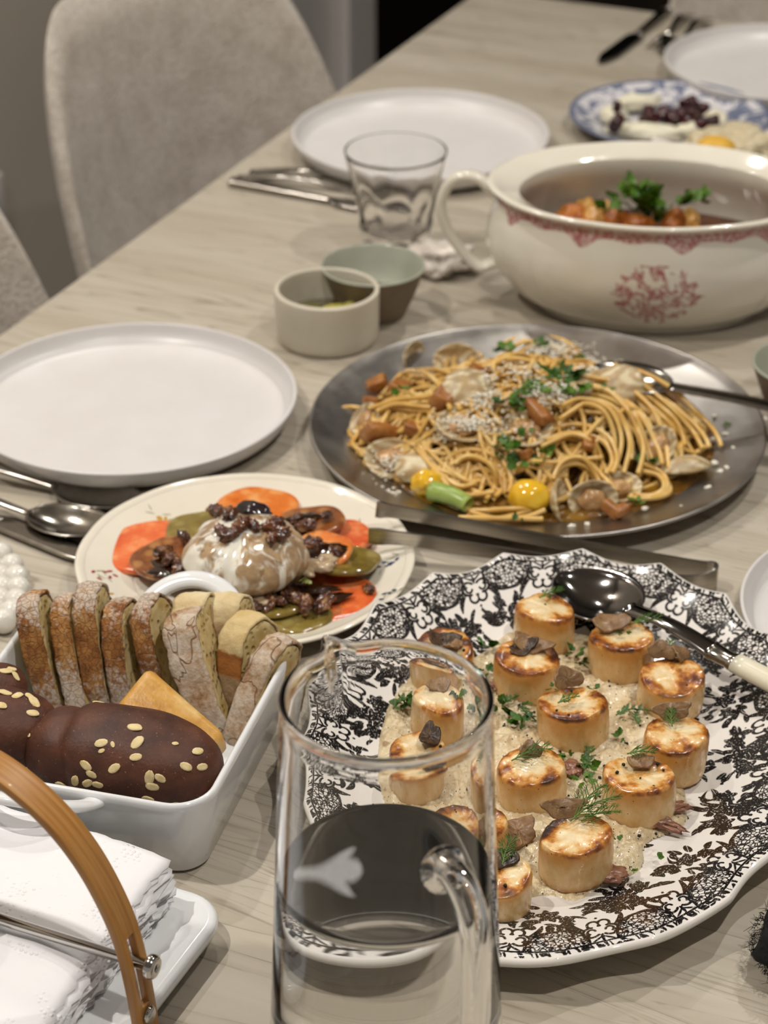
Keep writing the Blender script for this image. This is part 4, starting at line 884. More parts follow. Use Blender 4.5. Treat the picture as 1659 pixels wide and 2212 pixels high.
rolls = [roll('large dark brown oat roll in front of the pastry', (60, 1600), (472, 1672), .048, .0318, 31), roll('dark oat roll cut off at the left edge beside the large roll', (-170, 1575), (128, 1572), .052, .0260, 32), roll('dark roll corner with oats behind, at the left edge under the bread', (-120, 1500), (62, 1492), .056, .0190, 33)]
fl_v, fl_f = ico(2); flake = build_mesh('oat_flake', fl_v * np.array([.0047, .0029, .0008]) + np.column_stack([0 * fl_v[:, 0], 0 * fl_v[:, 0], .0004 * np.sin(fl_v[:, 0] * 3) - .0005 * np.exp(-(fl_v[:, 1] / .2) ** 2)]), fl_f); flake.materials.append(OATM)
flk = [(168, 855), (175, 797), (505, 800), (690, 928), (703, 1005), (518, 1008), (440, 1122), (585, 1137), (468, 1167), (385, 1200), (313, 1222), (448, 1212), (465, 1265), (500, 1220), (765, 1185), (780, 1230), (757, 1293), (800, 1328), (885, 1325), (630, 1303), (530, 1290), (820, 1187), (1012, 1050), (952, 1128), (1035, 1130), (695, 1080), (5, 815), (90, 765), (25, 750), (150, 768), (30, 640), (80, 665), (60, 630), (897, 1011), (577, 1015), (520, 1048), (150, 968)]
rg = np.random.default_rng(8)
for i, (x, y) in enumerate(flk):
    o_, d_ = ray(x / 2.37, y / 2.37 + 1180); best = None
    for t, M, bv in rolls:
        hit = bv.ray_cast(o_, d_)
        if hit[0] is not None and (best is None or hit[3] < best[0]): best = (hit[3], hit[0], hit[1], t, M)
    if best:
        s = .45 if i >= 33 else rg.uniform(.75, 1.1)
        m = frame(best[1] + best[2] * .0003, z=best[2], x=Vector((math.cos(i * 1.9), math.sin(i * 1.9) * .5, .4 * math.sin(i))))
        O('oat_flake', flake, None, best[3], mw=best[4].inverted() @ m @ Matrix.Scale(s, 4))

# ============================================================ napkin tray with bamboo arch
TRC = Vector((-.0837, .953, 0)) - BX * .107 - AX * .103
tray = T('napkin_tray', 'white porcelain napkin tray with bamboo arch handle and steel press bar', 'napkin holder', TRC, -TH)
O('tray', rrect_lathe(.214, .206, .026, [(.022, .001), (.012, .001), (.006, .0035), (.0018, .0085), (.0, .0135), (.0008, .0162), (.0030, .0178), (.0060, .0180), (.0090, .0176), (.013, .0168), (.018, .0164), (.04, .0163)], 10), PORCELAIN, tray, ang=70)
g = G('bamboo_lamella'); sx = g.obj(scale=(4, 90, 4)); n1 = g.noise(sx, 5, 3, .5, .3)
BAMB = g.surf(g.ramp(n1, [(.3, '#a06c33'), (.5, '#b17d40'), (.72, '#bd8a4c')]), .38, spec=.45, coat=.15)
arc = spl([(.1085, .004), (.1075, .020), (.1045, .048), (.0995, .075), (.0900, .100), (.0780, .121), (.0620, .139), (.0420, .153), (.0220, .161), (0, .164)], 9)
arc = np.concatenate([arc, (arc * [-1, 1])[::-1][1:]]); na = len(arc); nw = 7
ll = np.concatenate([[0], np.cumsum(np.hypot(*np.diff(arc, axis=0).T))])
V = np.array([(arc[i, 0], (j / (nw - 1) - .5) * .0185, arc[i, 1]) for i in range(na) for j in range(nw)])
def in_slot(i): return .024 < ll[i] < .066 or .024 < ll[-1] - ll[i + 1] < .066
F = [(i * nw + j, i * nw + j + 1, (i + 1) * nw + j + 1, (i + 1) * nw + j) for i in range(na - 1) for j in range(nw - 1) if not (j in (2, 3) and in_slot(i))]
ar = solid(O('bamboo_arch', (V, F), BAMB, tray, ang=40), .0048, 0); bvm = ar.modifiers.new('edge', 'BEVEL'); bvm.width = .0006; bvm.segments = 2; bvm.limit_method = 'ANGLE'
CHROME = (lambda g: g.surf('#cfccc8', .10, 1.0))(G('chrome'))
rod = O('press_bar', tube([(-.112, 0, .0565), (0, 0, .0565), (.112, 0, .0565)], .0031, 20), CHROME, tray)
for sg in (-1, 1):
    scw = lathe(spl([(.0016, .0030), (.0018, .0046), (.0030, .0052), (.0055, .0048), (.0066, .0030), (.0066, .001), (.0058, 0), (1e-4, 0)], 3), 28)
    O('end_cap', xf(scw, Matrix.Translation((sg * .1120, 0, .0565)) @ Matrix.Rotation(sg * math.pi / 2, 4, 'Y')), CHROME, rod)
    O('foot_screw', xf(lathe(spl([(1e-4, .0026), (.003, .0024), (.0047, .0012), (.005, 0)], 3), 24), Matrix.Translation((sg * .1105, 0, .0225)) @ Matrix.Rotation(sg * math.pi / 2, 4, 'Y')), CHROME, tray)
O('wooden_knob', xf(lathe(spl([(1e-4, -.0092), (.005, -.0088), (.0092, -.005), (.0108, 0), (.0100, .005), (.006, .0090), (1e-4, .0100)], 4), 40), Matrix.Translation((.0095, 0, .0688))), simple('walnut', '#4e3524', '#6a4a33', 60, .4), tray)
# paper napkins
g = G('embossed_paper'); v = g.obj(); dots = g.voro(v, 330, rand=.35); msk = g.step(g.noise(v, 30, 1), .48, .56)
PAPER = g.surf('#efeef0', .9, normal=g.bump(g.math('ADD', g.math('MULTIPLY', g.math('MULTIPLY', g.step(dots, .42, .15), msk), 1.0), g.math('MULTIPLY', g.noise(v, 60, 3), .8)), .55, .0011), spec=.15)
NKC = Vector((-.1185, .9516, 0)); nn = 15
for k in range(nn):
    rg = np.random.default_rng(60 + k); L = .168; m = 34; u = np.linspace(0, 1, m); U, Vv = np.meshgrid(u, u, indexing='ij')
    X = -U * L; Y = -Vv * L                                             # from the back right corner
    lift = (k + .5) / nn; z0 = .0176 + .0335 * lift
    Zz = z0 + .0012 * nz(np.column_stack([X.ravel() * 28, Y.ravel() * 28, np.full(m * m, k * .03)]), 1.0, 2, 2).reshape(m, m)
    edge = np.exp(-U / .06) * (.75 + .04 * math.sin(k * 2.3)); Zz = Zz - edge * .006 * lift + .0005 * np.sin(Y * 190 + k * .35) * np.exp(-U / .1)
    X = X + (U == 0) * (rg.normal(size=(m, m)) * .0011 + .0016 * (np.arange(m) % 2)[None]) + rg.normal() * .0022
    Y = Y + (Vv == 0) * rg.normal(size=(m, m)) * .0004 + rg.normal() * .0016
    # sides pinched down under the press bar towards the front
    Zz = Zz - .009 * lift * np.clip((Vv - .56) / .20, 0, 1)
    o = O('paper_napkin', (np.stack([X, Y, Zz], -1).reshape(-1, 3), quads(m, m, False, False)), PAPER, loc=(NKC.x, NKC.y, 0), rot=(0, 0, -TH + rg.normal() * .008), cat='napkin', group='stack of paper napkins', label='topmost embossed white paper napkin pressed by the steel bar' if k == nn - 1 else ('lowest white paper napkin lying on the porcelain tray' if k == 0 else 'white paper napkin inside the stack on the porcelain tray'))
    solid(o, .0011, 0)
# ============================================================ steel platter with clam spaghetti
PAC = Vector((.12, 1.527, 0))
g = G('worn_steel'); v = g.obj(); rr = g.noise(g.obj(scale=(9, 9, 9)), 3, 4, .6)
PSTEEL = g.surf(g.ramp(rr, [(.3, '#a09c98'), (.7, '#b5b1ac')]), g.math('ADD', .22, g.math('MULTIPLY', rr, .22)), 1.0, aniso=.4)
O('pasta_platter', lathe(spl([(1e-4, .0015), (.115, .0015), (.13, .004), (.165, .0135), (.1765, .0178), (.1790, .0196), (.1788, .0212), (.1772, .0216), (.1755, .0207), (.165, .0165), (.130, .0066), (.115, .0044), (1e-4, .0042)], 4), 160), PSTEEL, loc=PAC, label='round steel platter carrying the clam spaghetti', cat='platter')
HC = Vector((.112, 1.528)); HA, HB, HH = .138, .100, .050
def heap(x, y):
    u, w = (x - HC.x) / HA, (y - HC.y) / HB; rho = math.sqrt(u * u + w * w)
    return max(0.0, 1 - rho ** 2.3) * HH * (1 + .22 * noise.noise(Vector((x * 22, y * 22, 3.3)))) + .004
def HP(px, py, dz=.003):
    z = .03
    for _ in range(12): p = P(px, py, z); z = .6 * z + .4 * (.0055 + heap(p.x, p.y) + dz)
    return P(px, py, z)
V_, F_ = lathe(spl([(1e-4, .0080), (.5, .0080), (.92, .0077), (.985, .0070), (1.0, .0055)], 3), 120, 1, 1, wob=lambda th, z, r: 1 + .04 * np.sin(3 * th + 1) + .03 * np.sin(5 * th))
g = G('clam_broth_oil'); v = g.obj()
O('pan_sauce', (V_ * np.array([.141, .134, 1]) + np.array([0, 0, .0016]), F_), g.surf(g.ramp(g.noise(v, 30, 3), [(.35, '#4a2e0a'), (.55, '#704a12'), (.72, '#9a7018')]), .05, spec=.6, trans=.25), loc=PAC + Vector((.006, -.004, 0)), label='oily brown clam sauce pooled under the spaghetti', cat='sauce')
g = G('spaghetti'); v = g.obj(); n1 = g.noise(v, 35, 2)
SPAG = g.surf(g.ramp(n1, [(.3, '#c99a4a'), (.5, '#e0b565'), (.7, '#edcc88')]), .28, spec=.5, coat=.2, coat_rough=.15)
rg = np.random.default_rng(17); strands = []; RS = .0019
for k in range(150):
    a = rg.random() * 6.283; rr = .88 * math.sqrt(rg.random()); x, y = HC.x + HA * rr * math.cos(a), HC.y + HB * rr * math.sin(a)
    hd = rg.random() * 6.283; kap = rg.normal() * 30; lay = rg.uniform(.70, 1.06); pts = []; ph = rg.random() * 6
    for i in range(rg.integers(26, 52)):
        u, w = (x - HC.x) / HA, (y - HC.y) / HB
        if u * u + w * w > .90:
            want = math.atan2(HC.y - y, HC.x - x); dlt = (want - hd + math.pi) % (2 * math.pi) - math.pi; hd += .33 * (1 if dlt > 0 else -1)
        pts.append((x, y, .0075 + heap(x, y) * lay + .0025 * math.sin(i * .35 + ph)))
        kap = .93 * kap + rg.normal() * 11; hd += kap * .0045; x += .0045 * math.cos(hd); y += .0045 * math.sin(hd)
    strands.append(tube(spl(pts, 2), RS, 7))
guides = [([(1290, 800), (1370, 830), (1440, 880), (1485, 930), (1505, 975)], 8, .0044), ([(1250, 830), (1330, 850), (1390, 900), (1420, 970), (1435, 1030)], 6, .0044), ([(1180, 900), (1250, 870), (1320, 890), (1355, 960), (1345, 1040)], 5, .0044), ([(1150, 960), (1230, 930), (1290, 950), (1310, 1000), (1290, 1040)], 4, .0044),
          ([(1300, 990), (1200, 1003), (1140, 1002), (1112, 1015), (1120, 1040)], 1, .0044), ([(830, 860), (880, 815), (940, 815), (985, 850), (1010, 900)], 4, .0044), ([(800, 890), (860, 870), (930, 870), (985, 850)], 5, .0044), ([(960, 1010), (1010, 985), (1070, 1005), (1090, 1050), (1060, 1095)], 4, .0044), ([(1000, 1105), (1060, 1115), (1130, 1110), (1180, 1100)], 4, .0044), ([(900, 960), (960, 1030), (1000, 1060), (1060, 1050)], 4, .0044),
          ([(1180, 1060), (1210, 1010), (1260, 1000), (1300, 1040), (1330, 1080)], 3, .0044), ([(1090, 760), (1150, 735), (1210, 745), (1260, 780)], 5, .0044), ([(960, 820), (975, 770), (1020, 765), (1040, 800)], 3, .0044), ([(1380, 1010), (1430, 1030), (1440, 1060), (1400, 1075), (1340, 1070)], 3, .0044), ([(930, 850), (940, 900), (980, 930), (1040, 935)], 2, .0044)]
for pxs, n_, sp in guides:
    base = np.array([HP(x, y, .0045)[:] for x, y in pxs]); base = spl(base, 7); tg = np.gradient(base, axis=0); nr = np.stack([-tg[:, 1], tg[:, 0], 0 * tg[:, 0]], -1); nr /= np.linalg.norm(nr, axis=1)[:, None] + 1e-9
    for k in range(n_):
        off = (k - (n_ - 1) / 2) * sp * (1 + .15 * rg.normal()); p = base + nr * off + np.array([0, 0, 1]) * (.0026 * rg.normal() + .0018 * np.sin(np.linspace(0, 5, len(base)) + k * 1.7))[:, None] + nr * (.0022 * np.sin(np.linspace(0, rg.uniform(2, 6), len(base)) + rg.random() * 6))[:, None] if True else base
        i0 = rg.integers(0, 4); i1 = len(p) - rg.integers(0, 5); strands.append(tube(p[i0:i1], RS * 1.03, 8))
O('spaghetti', join(strands), SPAG, label='heap of oil-glossed spaghetti piled on the steel platter', cat='pasta', kind='stuff')
# clams
g = G('clam_shell'); v = g.obj(rnd=True); ring = g.n('TexWave', {'Vector': g.obj(scale=(1, 1, 1)), 'Scale': 60.0, 'Distortion': 2.5, 'Detail': 2.0}, wave_type='RINGS').outputs['Fac']
SHELL = g.surf(g.mix(g.math('MULTIPLY', g.step(g.noise(v, 80, 3), .5, .62), .5), g.ramp(ring, [(.2, '#b59a70'), (.6, '#cdb78e'), (.9, '#dccdac')]), '#8a7658'), .38, normal=g.bump(ring, .3, .0006), spec=.45)
MEAT = simple('clam_meat', '#c9a070', '#a67c50', 120, .25, spec=.5, bump=.4, rnd=True)
def shell_mesh(a, b, d):
    n, m = 12, 30; V = []
    for i in range(n):
        rho = (i + .02) / (n - 1)
        for j in range(m):
            t = 6.283 * j / m; x = a * rho * math.cos(t) * (1 + .10 * math.sin(t)); y = b * rho * math.sin(t); V.append((x, y + b * .25 * (1 - rho), -d * (1 - rho ** 2.2) * (1 + .02 * math.sin(rho * 40))))
    return np.array(V), quads(n, m, False, True)
def clam(label, px, py, s, nrm, spin, meat=True, two=False, dz=.006, inner=True):
    p = HP(px, py, dz); t = T('clam', label, 'clam', mw=frame(p, z=nrm, x=(math.cos(spin), math.sin(spin), .1)), group='clams in the spaghetti')
    solid(O('shell', shell_mesh(s, s * .82, s * .42), SHELL, t), .0011)
    if two:
        sh = O('shell', xf(shell_mesh(s, s * .82, s * .42), Matrix.Translation((0, -s * .80, 0)) @ Matrix.Rotation(-1.9, 4, 'X') @ Matrix.Translation((0, -s * .80, 0))), SHELL, t); solid(sh, .0011)
    if meat: O('meat', mv(blob((s * .58, s * .42, s * .24), 3, .3, 2.0, int(px)), 0, s * .05, -s * .16), MEAT, t)
for q in [('upright open clam shell at the back left of the pasta', 897, 772, .016, (.8, -.5, .3), .9, False), ('clam shell full of spaghetti loops at the back of the heap', 985, 782, .019, (-.1, -.8, .6), 0, False), ('large clam dusted with cheese left of the parsley', 1010, 842, .022, (-.2, .5, -.6), .3, False), ('cheese-covered open clam below the large dusted one', 1005, 915, .022, (.1, -.35, 1), .2, True), ('clam on the left rim of the pasta sprinkled with cheese', 845, 990, .021, (-.1, -.55, .85), -.3, True),
          ('dark clam half under the cheese-sprinkled clam', 900, 1010, .017, (.0, .4, -.7), -.1, False), ('big rounded closed clam near the serving spoon', 1330, 838, .0225, (.3, .6, -.5), .4, False), ('small open clam in the middle with parsley on its meat', 1138, 925, .020, (.0, -.5, .9), .1, True), ('clam with its meat out beside the right sweep of pasta', 1415, 965, .018, (-.3, -.6, .6), .6, True), ('flat pale clam shell at the right end of the sauce', 1480, 1008, .020, (.1, -.2, -1), .25, False), ('round clam facing the camera at the platter front', 1282, 1083, .019, (.15, -.85, .5), .1, True),
          ('clam shell seen edge-on beside the yellow tomato', 1215, 1085, .019, (.95, -.2, .3), 1.5, False), ('clam behind the front round clam, shell down', 1335, 1050, .019, (.1, -.3, .9), .2, True), ('brown clam at the far left edge of the pasta', 788, 905, .014, (-.4, -.5, .7), .8, True), ('small pale clam beside the parsley on the heap crest', 1245, 842, .013, (.2, .3, -.8), .3, False)]:
    clam(*q)
# tomatoes, green pepper, pancetta
YT = simple('yellow_cherry_tomato', '#e2ac1c', '#f0c63a', 40, .12, spec=.6, sss=.3, sss_scale=.01, coat=.4)
p = HP(1143, 1085, .004); O('cherry_tomato', blob((.0160, .0145, .0135), 4, .07, 1.4, 3), YT, loc=(p.x, p.y, max(p.z, .018)), label='large glossy yellow cherry tomato at the pasta front', cat='tomato')
p = HP(922, 1052, .003); O('cherry_tomato', blob((.0130, .0105, .0100), 4, .16, 1.8, 5), YT, loc=(p.x, p.y, max(p.z, .016)), rot=(.2, .1, .5), label='smaller crushed yellow cherry tomato left of the green pepper', cat='tomato')
a, b = HP(935, 1072, .003), HP(1012, 1102, .003); a.z = b.z = .017
gp = T('pepper_chunk', 'cut green pepper chunk beside the small yellow tomato', 'vegetable', mw=frame(a, z=(0, 0, 1), x=b - a)); L_ = (b - a).length
O('flesh', sweep([(t * L_, 0, .002 * math.sin(t * 3)) for t in np.linspace(0, 1, 9)], [(math.cos(t), math.sin(t)) for t in np.linspace(0, 6.283, 14, endpoint=False)], (0, 1, 0), scale=[(.0085 - .002 * t, .0075 - .0015 * t) for t in np.linspace(0, 1, 9)]), simple('green_pepper', '#7f9a3e', '#9fb35c', 90, .3, spec=.5), gp)
PANC = simple('fried_pancetta', '#8a4f20', '#b0773c', 110, .35, spec=.5, bump=.5, rnd=True)
for i, (lb, x, y, s) in enumerate([('pancetta cube on the cheese-dusted clam', 1035, 806, .0095), ('brown pancetta cube at the foot of the large dusted clam', 960, 858, .0130), ('pancetta cube right of the small open clam', 1165, 895, .0125), ('orange pancetta strip at the back left of the pasta', 815, 830, .0105), ('pancetta strip behind the left pasta loop', 860, 838, .0110), ('pancetta piece under the left pasta loop', 803, 868, .0085), ('dark pancetta slab at the left pasta edge', 820, 935, .0150), ('pancetta bit above the dark slab', 888, 925, .0080), ('pancetta cube near the front round clam', 1322, 1100, .0090), ('pancetta scrap among the front strands', 1340, 1105, .0085), ('pancetta scrap in the middle of the strands', 1270, 960, .0080), ('pancetta scrap below the small open clam', 1130, 985, .0080)]):
    p = HP(x, y, .006); V_, F_ = rbox(s * 1.7, s * 1.2, s, s * .28, 3); V_ = V_ * (1 + .38 * nz(V_, 130, i, 3))[:, None]
    O('pancetta_cube', (V_, F_), PANC, loc=p, rot=(.4 * math.sin(i), .4 * math.cos(i * 2), i * 1.1), label=lb, cat='pancetta')
for i, (lb, x, y, s, n_) in enumerate([('big parsley cluster on the crest of the pasta', 1215, 812, .022, 13), ('parsley cluster right below the crest cluster', 1240, 840, .018, 10), ('parsley clump left of the crest cluster', 1160, 848, .018, 9), ('parsley clump beside the large dusted clam', 1095, 868, .018, 9), ('parsley clump below the parsley clump of the dusted clam', 1120, 880, .015, 7), ('parsley clump on the front strands', 1090, 965, .016, 8), ('parsley sprig below the front parsley clump', 1095, 1000, .016, 8), ('parsley inside the long pasta loop', 1145, 1005, .014, 7), ('parsley at the back of the heap', 1090, 758, .016, 8), ('parsley on the topmost strands', 1165, 745, .012, 6), ('parsley bit beside the rounded closed clam', 1312, 842, .009, 4), ('parsley on the flat pale shell', 1392, 998, .012, 6), ('parsley on the shell at the right end', 1478, 1000, .009, 4), ('parsley on the small open clam meat', 1138, 935, .010, 5), ('parsley flake in the front sauce', 1378, 1085, .010, 5), ('parsley flake under the large yellow tomato', 1120, 1122, .008, 4), ('parsley among the right strands', 1180, 978, .010, 5), ('parsley under the left pasta loop', 870, 845, .011, 5), ('parsley behind the rounded closed clam', 1262, 778, .010, 5), ('green flake on the bare right rim of the platter', 1572, 922, .007, 3)]):
    p = HP(x, y, .009) if x < 1500 else P(x, y, .014); herb('parsley', lb, p, s, i * 1.3, n=n_, seed=300 + i, mat=PARS if i % 3 else PARSD)
# grated cheese
ch = []; rg = np.random.default_rng(4)
def cheese(px, py, sx, sy, n_, dz=.009, s=.0011, rimz=None):
    for _ in range(n_):
        x, y = px + rg.normal() * sx, py + rg.normal() * sy
        p = HP(x, y, dz + rg.uniform(-.002, .002)) if rimz is None else P(x, y, rimz)
        ch.append(mv(blob((s * rg.uniform(.5, 1.5), s * rg.uniform(.4, .9), s * rg.uniform(.4, .8)), 1, .35, 2.5, rg.integers(1, 50)), *p))
for a in [(1005, 912, 38, 10, 190), (1040, 860, 22, 14, 90), (1030, 815, 26, 10, 70), (1160, 845, 38, 18, 150), (1215, 845, 12, 14, 60), (1270, 790, 22, 14, 110), (1200, 752, 40, 10, 130), (1330, 795, 16, 8, 40), (850, 1000, 26, 14, 80), (960, 940, 12, 10, 30), (1100, 900, 60, 40, 60), (1120, 800, 30, 12, 50)]: cheese(a[0], a[1], a[2] * .85, a[3] * .9, int(a[4] * 1.7))
for a in [(845, 1062, 14, 6, 26), (800, 1040, 16, 18, 14), (780, 1060, 20, 16, 8)]: cheese(*a, rimz=.0125, s=.0012)
for x, y in [(1518, 910), (1543, 903), (1567, 935), (1541, 949), (1585, 967), (1570, 1010), (1580, 1018), (1530, 1050), (1476, 1095), (1470, 1105), (1500, 1100), (1392, 1098), (1440, 1120), (1235, 1135), (1270, 1130), (1655, 905), (1545, 1000), (1555, 1018)]: cheese(x, y, 2, 2, 3, rimz=.0130, s=.0022)
O('grated_cheese', join(ch), simple('parmesan', '#f6efdc', '#fbf6e8', 200, .7), label='coarsely grated pale cheese scattered over the pasta', cat='cheese', kind='stuff')
spoon('steel serving spoon lying in the pasta with its handle over the platter rim', P(1270, 800, .046), P(1790, 918, .034), .07, .05, w0=.020, w1=.0135, arch=.003, name='serving_spoon', cat='serving spoon')
# ============================================================ burrata plate
SAC = Vector((-.098, 1.325, 0))
sp_pr = spl([(1e-4, .003), (.060, .003), (.062, .0004), (.068, .0004), (.071, .004), (.090, .0080), (.1120, .0150), (.1175, .0172), (.1192, .0186), (.1190, .0199), (.1172, .0205), (.1150, .0200), (.1128, .0190), (.1100, .0178), (.0880, .0098), (.0800, .0078), (.0740, .0072), (1e-4, .0070)], 5)
IVORY = simple('ivory_faience', '#e6decd', '#ece5d6', 18, .10, spec=.55, coat=.5, coat_rough=.04)
sal = T('burrata_plate', 'ivory plate with painted sprigs carrying burrata and tomatoes', 'plate', SAC)
O('plate_body', lathe(sp_pr, 160, wob=lambda th, z, r: 1 + np.where(r > .1, .006 * np.abs(np.cos(6 * th)), 0)), IVORY, sal)
inner = sp_pr[np.argmax(sp_pr[:, 1]):][::-1]
def sal_z(r): return float(np.interp(r, inner[:, 0], inner[:, 1]))
def paint(name, mat, shapes):
    parts = []
    for cx, cy, a, b, ro in shapes:
        n = 14; t = np.linspace(0, 6.283, n, endpoint=False); x = cx + a * np.cos(t) * math.cos(ro) - b * np.sin(t) * math.sin(ro); y = cy + a * np.cos(t) * math.sin(ro) + b * np.sin(t) * math.cos(ro)
        V = [(cx, cy, sal_z(math.hypot(cx, cy)) + .0002)] + [(x[i], y[i], sal_z(math.hypot(x[i], y[i])) + .0002) for i in range(n)]
        parts.append((V, [(0, i + 1, (i + 1) % n + 1) for i in range(n)]))
    return O(name, join(parts), mat, sal)
PB, PR, PG, PY = (simple('paint_' + n, c, rough=.2, coat=.4) for n, c in (('blue', '#2f3c6e'), ('red', '#a8404a'), ('green', '#8a8f66'), ('yellow', '#c99a3c')))
rg = np.random.default_rng(12)
for (x, y, m_, n_) in [(225, 1238, PR, 6), (835, 1213, PB, 6), (598, 1083, PB, 5), (345, 1108, PY, 6), (255, 1282, PY, 3), (765, 1130, PR, 4), (470, 1078, PG, 2), (845, 1290, PB, 4)]:
    c = P(x, y, .016) - SAC
    paint('painted_petals', m_, [(c.x + rg.normal() * .004, c.y + rg.normal() * .005, .0022, .0012, rg.random() * 3) for _ in range(n_)])
    paint('painted_stems', PG, [(c.x + rg.normal() * .005, c.y + rg.normal() * .006, .0034, .00035, rg.random() * 3) for _ in range(5)])
# tomato slices
def tom_mat(name, c1, c2, c3):
    g = G(name); v = g.obj(rnd=True); n1 = g.noise(v, 55, 3); n2 = g.voro(v, 75)
    return g.surf(g.mix(g.math('MULTIPLY', g.step(n2, .45, .15), .65), g.ramp(n1, [(.3, c1), (.55, c2), (.75, c3)]), c3), .12, normal=g.bump(n1, .3, .002), spec=.6, sss=.25, sss_scale=.008, coat=.4, coat_rough=.05)
TR = tom_mat('red_tomato', '#d24f26', '#e5703a', '#f2a068'); TO = tom_mat('orange_tomato', '#cf6220', '#e2823a', '#f0ae6e'); TG = tom_mat('green_tomato', '#6f5c28', '#8b7838', '#a5955e'); TD = tom_mat('dressed_tomato', '#5e2f16', '#96592c', '#bf8a55')
def tslice(label, px, py, r, mat, z, tilt=(0, 0), th=.0055, seed=0, fy=1.0):
    pr = spl([(1e-4, 0), (r * .8, .0002), (r * .95, th * .15), (r, th * .5), (r * .96, th * .88), (r * .85, th), (r * .4, th * .96), (1e-4, th * .93)], 4)
    V, F = lathe(pr, 72, 1, fy, wob=lambda t_, z_, r_: 1 + .05 * np.cos(3 * t_ + seed) + .035 * np.cos(5 * t_ + 2 * seed))
    return O('tomato_slice', (V, F), mat, loc=P(px, py, z), rot=(tilt[0], tilt[1], seed), label=label, cat='tomato', group='tomato slices under the burrata')
for i, q in enumerate([('orange-red tomato slice reaching furthest left on the burrata plate', 332, 1190, .0340, TR, .010, (.05, -.08)), ('orange tomato slice behind the burrata', 560, 1108, .0300, TO, .013, (.10, 0)), ('red tomato slice at the plate side nearest the tongs', 735, 1168, .0260, TR, .012, (.0, .12)), ('broad red tomato slice at the front right of the burrata plate', 705, 1300, .0350, TR, .009, (.0, .05)),
                       ('olive green tomato slice peeking behind the burrata on the left', 432, 1150, .0250, TG, .016, (.10, .05)), ('brown dressed tomato slice below the pecans on the left', 365, 1215, .0260, TD, .0175, (.05, .05)), ('long olive tomato slice under the front of the burrata', 590, 1290, .0330, TG, .014, (-.05, .0)), ('olive tomato slice with rust streaks at the right of the plate', 742, 1218, .0260, TG, .019, (-.08, .15)), ('olive tomato slice at the front centre edge', 640, 1335, .0260, TG, .010, (-.05, .0)), ('pale onion-topped tomato slice right of the burrata', 690, 1200, .0240, TO, .023, (-.12, .12)), ('dark dressed tomato slice behind the right pecans', 670, 1140, .0260, TD, .018, (.1, .1))]):
    tslice(*q[:7], seed=i)
# burrata
BUC = P(531, 1195, .042); BUC.z = .018
v, f = ico(6); ang = np.arctan2(v[:, 1], v[:, 0]); pol = np.arccos(np.clip(v[:, 2], -1, 1))
fold = .030 * np.cos(11 * ang + 2.5 * np.sin(3 * ang) + 2 * pol) + .025 * np.cos(5 * ang + 1.0) + .03 * nz(v, 1.6, 6, 3)
fold = fold * np.sin(pol) ** .8
V = v * (1 + fold)[:, None] * np.array([.0425, .0395, .0245]); V[:, 2] = V[:, 2] + .0225
V[:, 2] = np.where(V[:, 2] < .006, .006 + (V[:, 2] - .006) * .3, V[:, 2])
kn = np.exp(-((V[:, 0] + .012) ** 2 + (V[:, 1] + .036) ** 2 + (V[:, 2] - .012) ** 2) / .008 ** 2); V += kn[:, None] * np.array([-.001, -.009, .002])
g = G('balsamic_burrata'); vv = g.obj(); st = g.noise(g.obj(scale=(1, 1, .18)), 70, 3, .55, .6); zc = g.xyz()[2]
m_ = g.step(g.math('ADD', st, g.math('MULTIPLY', g.math('SUBTRACT', .030, zc), 1.5)), .455, .56)
col = g.mix(g.math('MULTIPLY', m_, .85), '#f4efe2', g.ramp(g.noise(vv, 130, 3), [(.3, '#8a6234'), (.6, '#b08a55'), (.8, '#c9ab7a')]))
col = g.mix(g.step(g.voro(vv, 240), .09, .05), col, '#3a2413'); col = g.mix(g.math('MULTIPLY', g.step(g.noise(vv, 70, 3), .60, .66), .5), col, '#6a4320')
BUR = g.surf(col, .16, spec=.55, coat=.6, coat_rough=.06, sss=.25, sss_scale=.01, normal=g.bump(g.noise(vv, 60, 3), .2, .002))
bur = T('burrata', 'white burrata ball streaked with balsamic in the plate centre', 'cheese', BUC)
O('curd_pouch', (V, f), BUR, bur)
O('knot', mv(blob((.013, .009, .008), 4, .25, 1.6, 4), -.014, -.040, .010), BUR, bur)
bv = BVHTree.FromPolygons([tuple(Vector(x) + BUC) for x in V], [tuple(map(int, q)) for q in f])
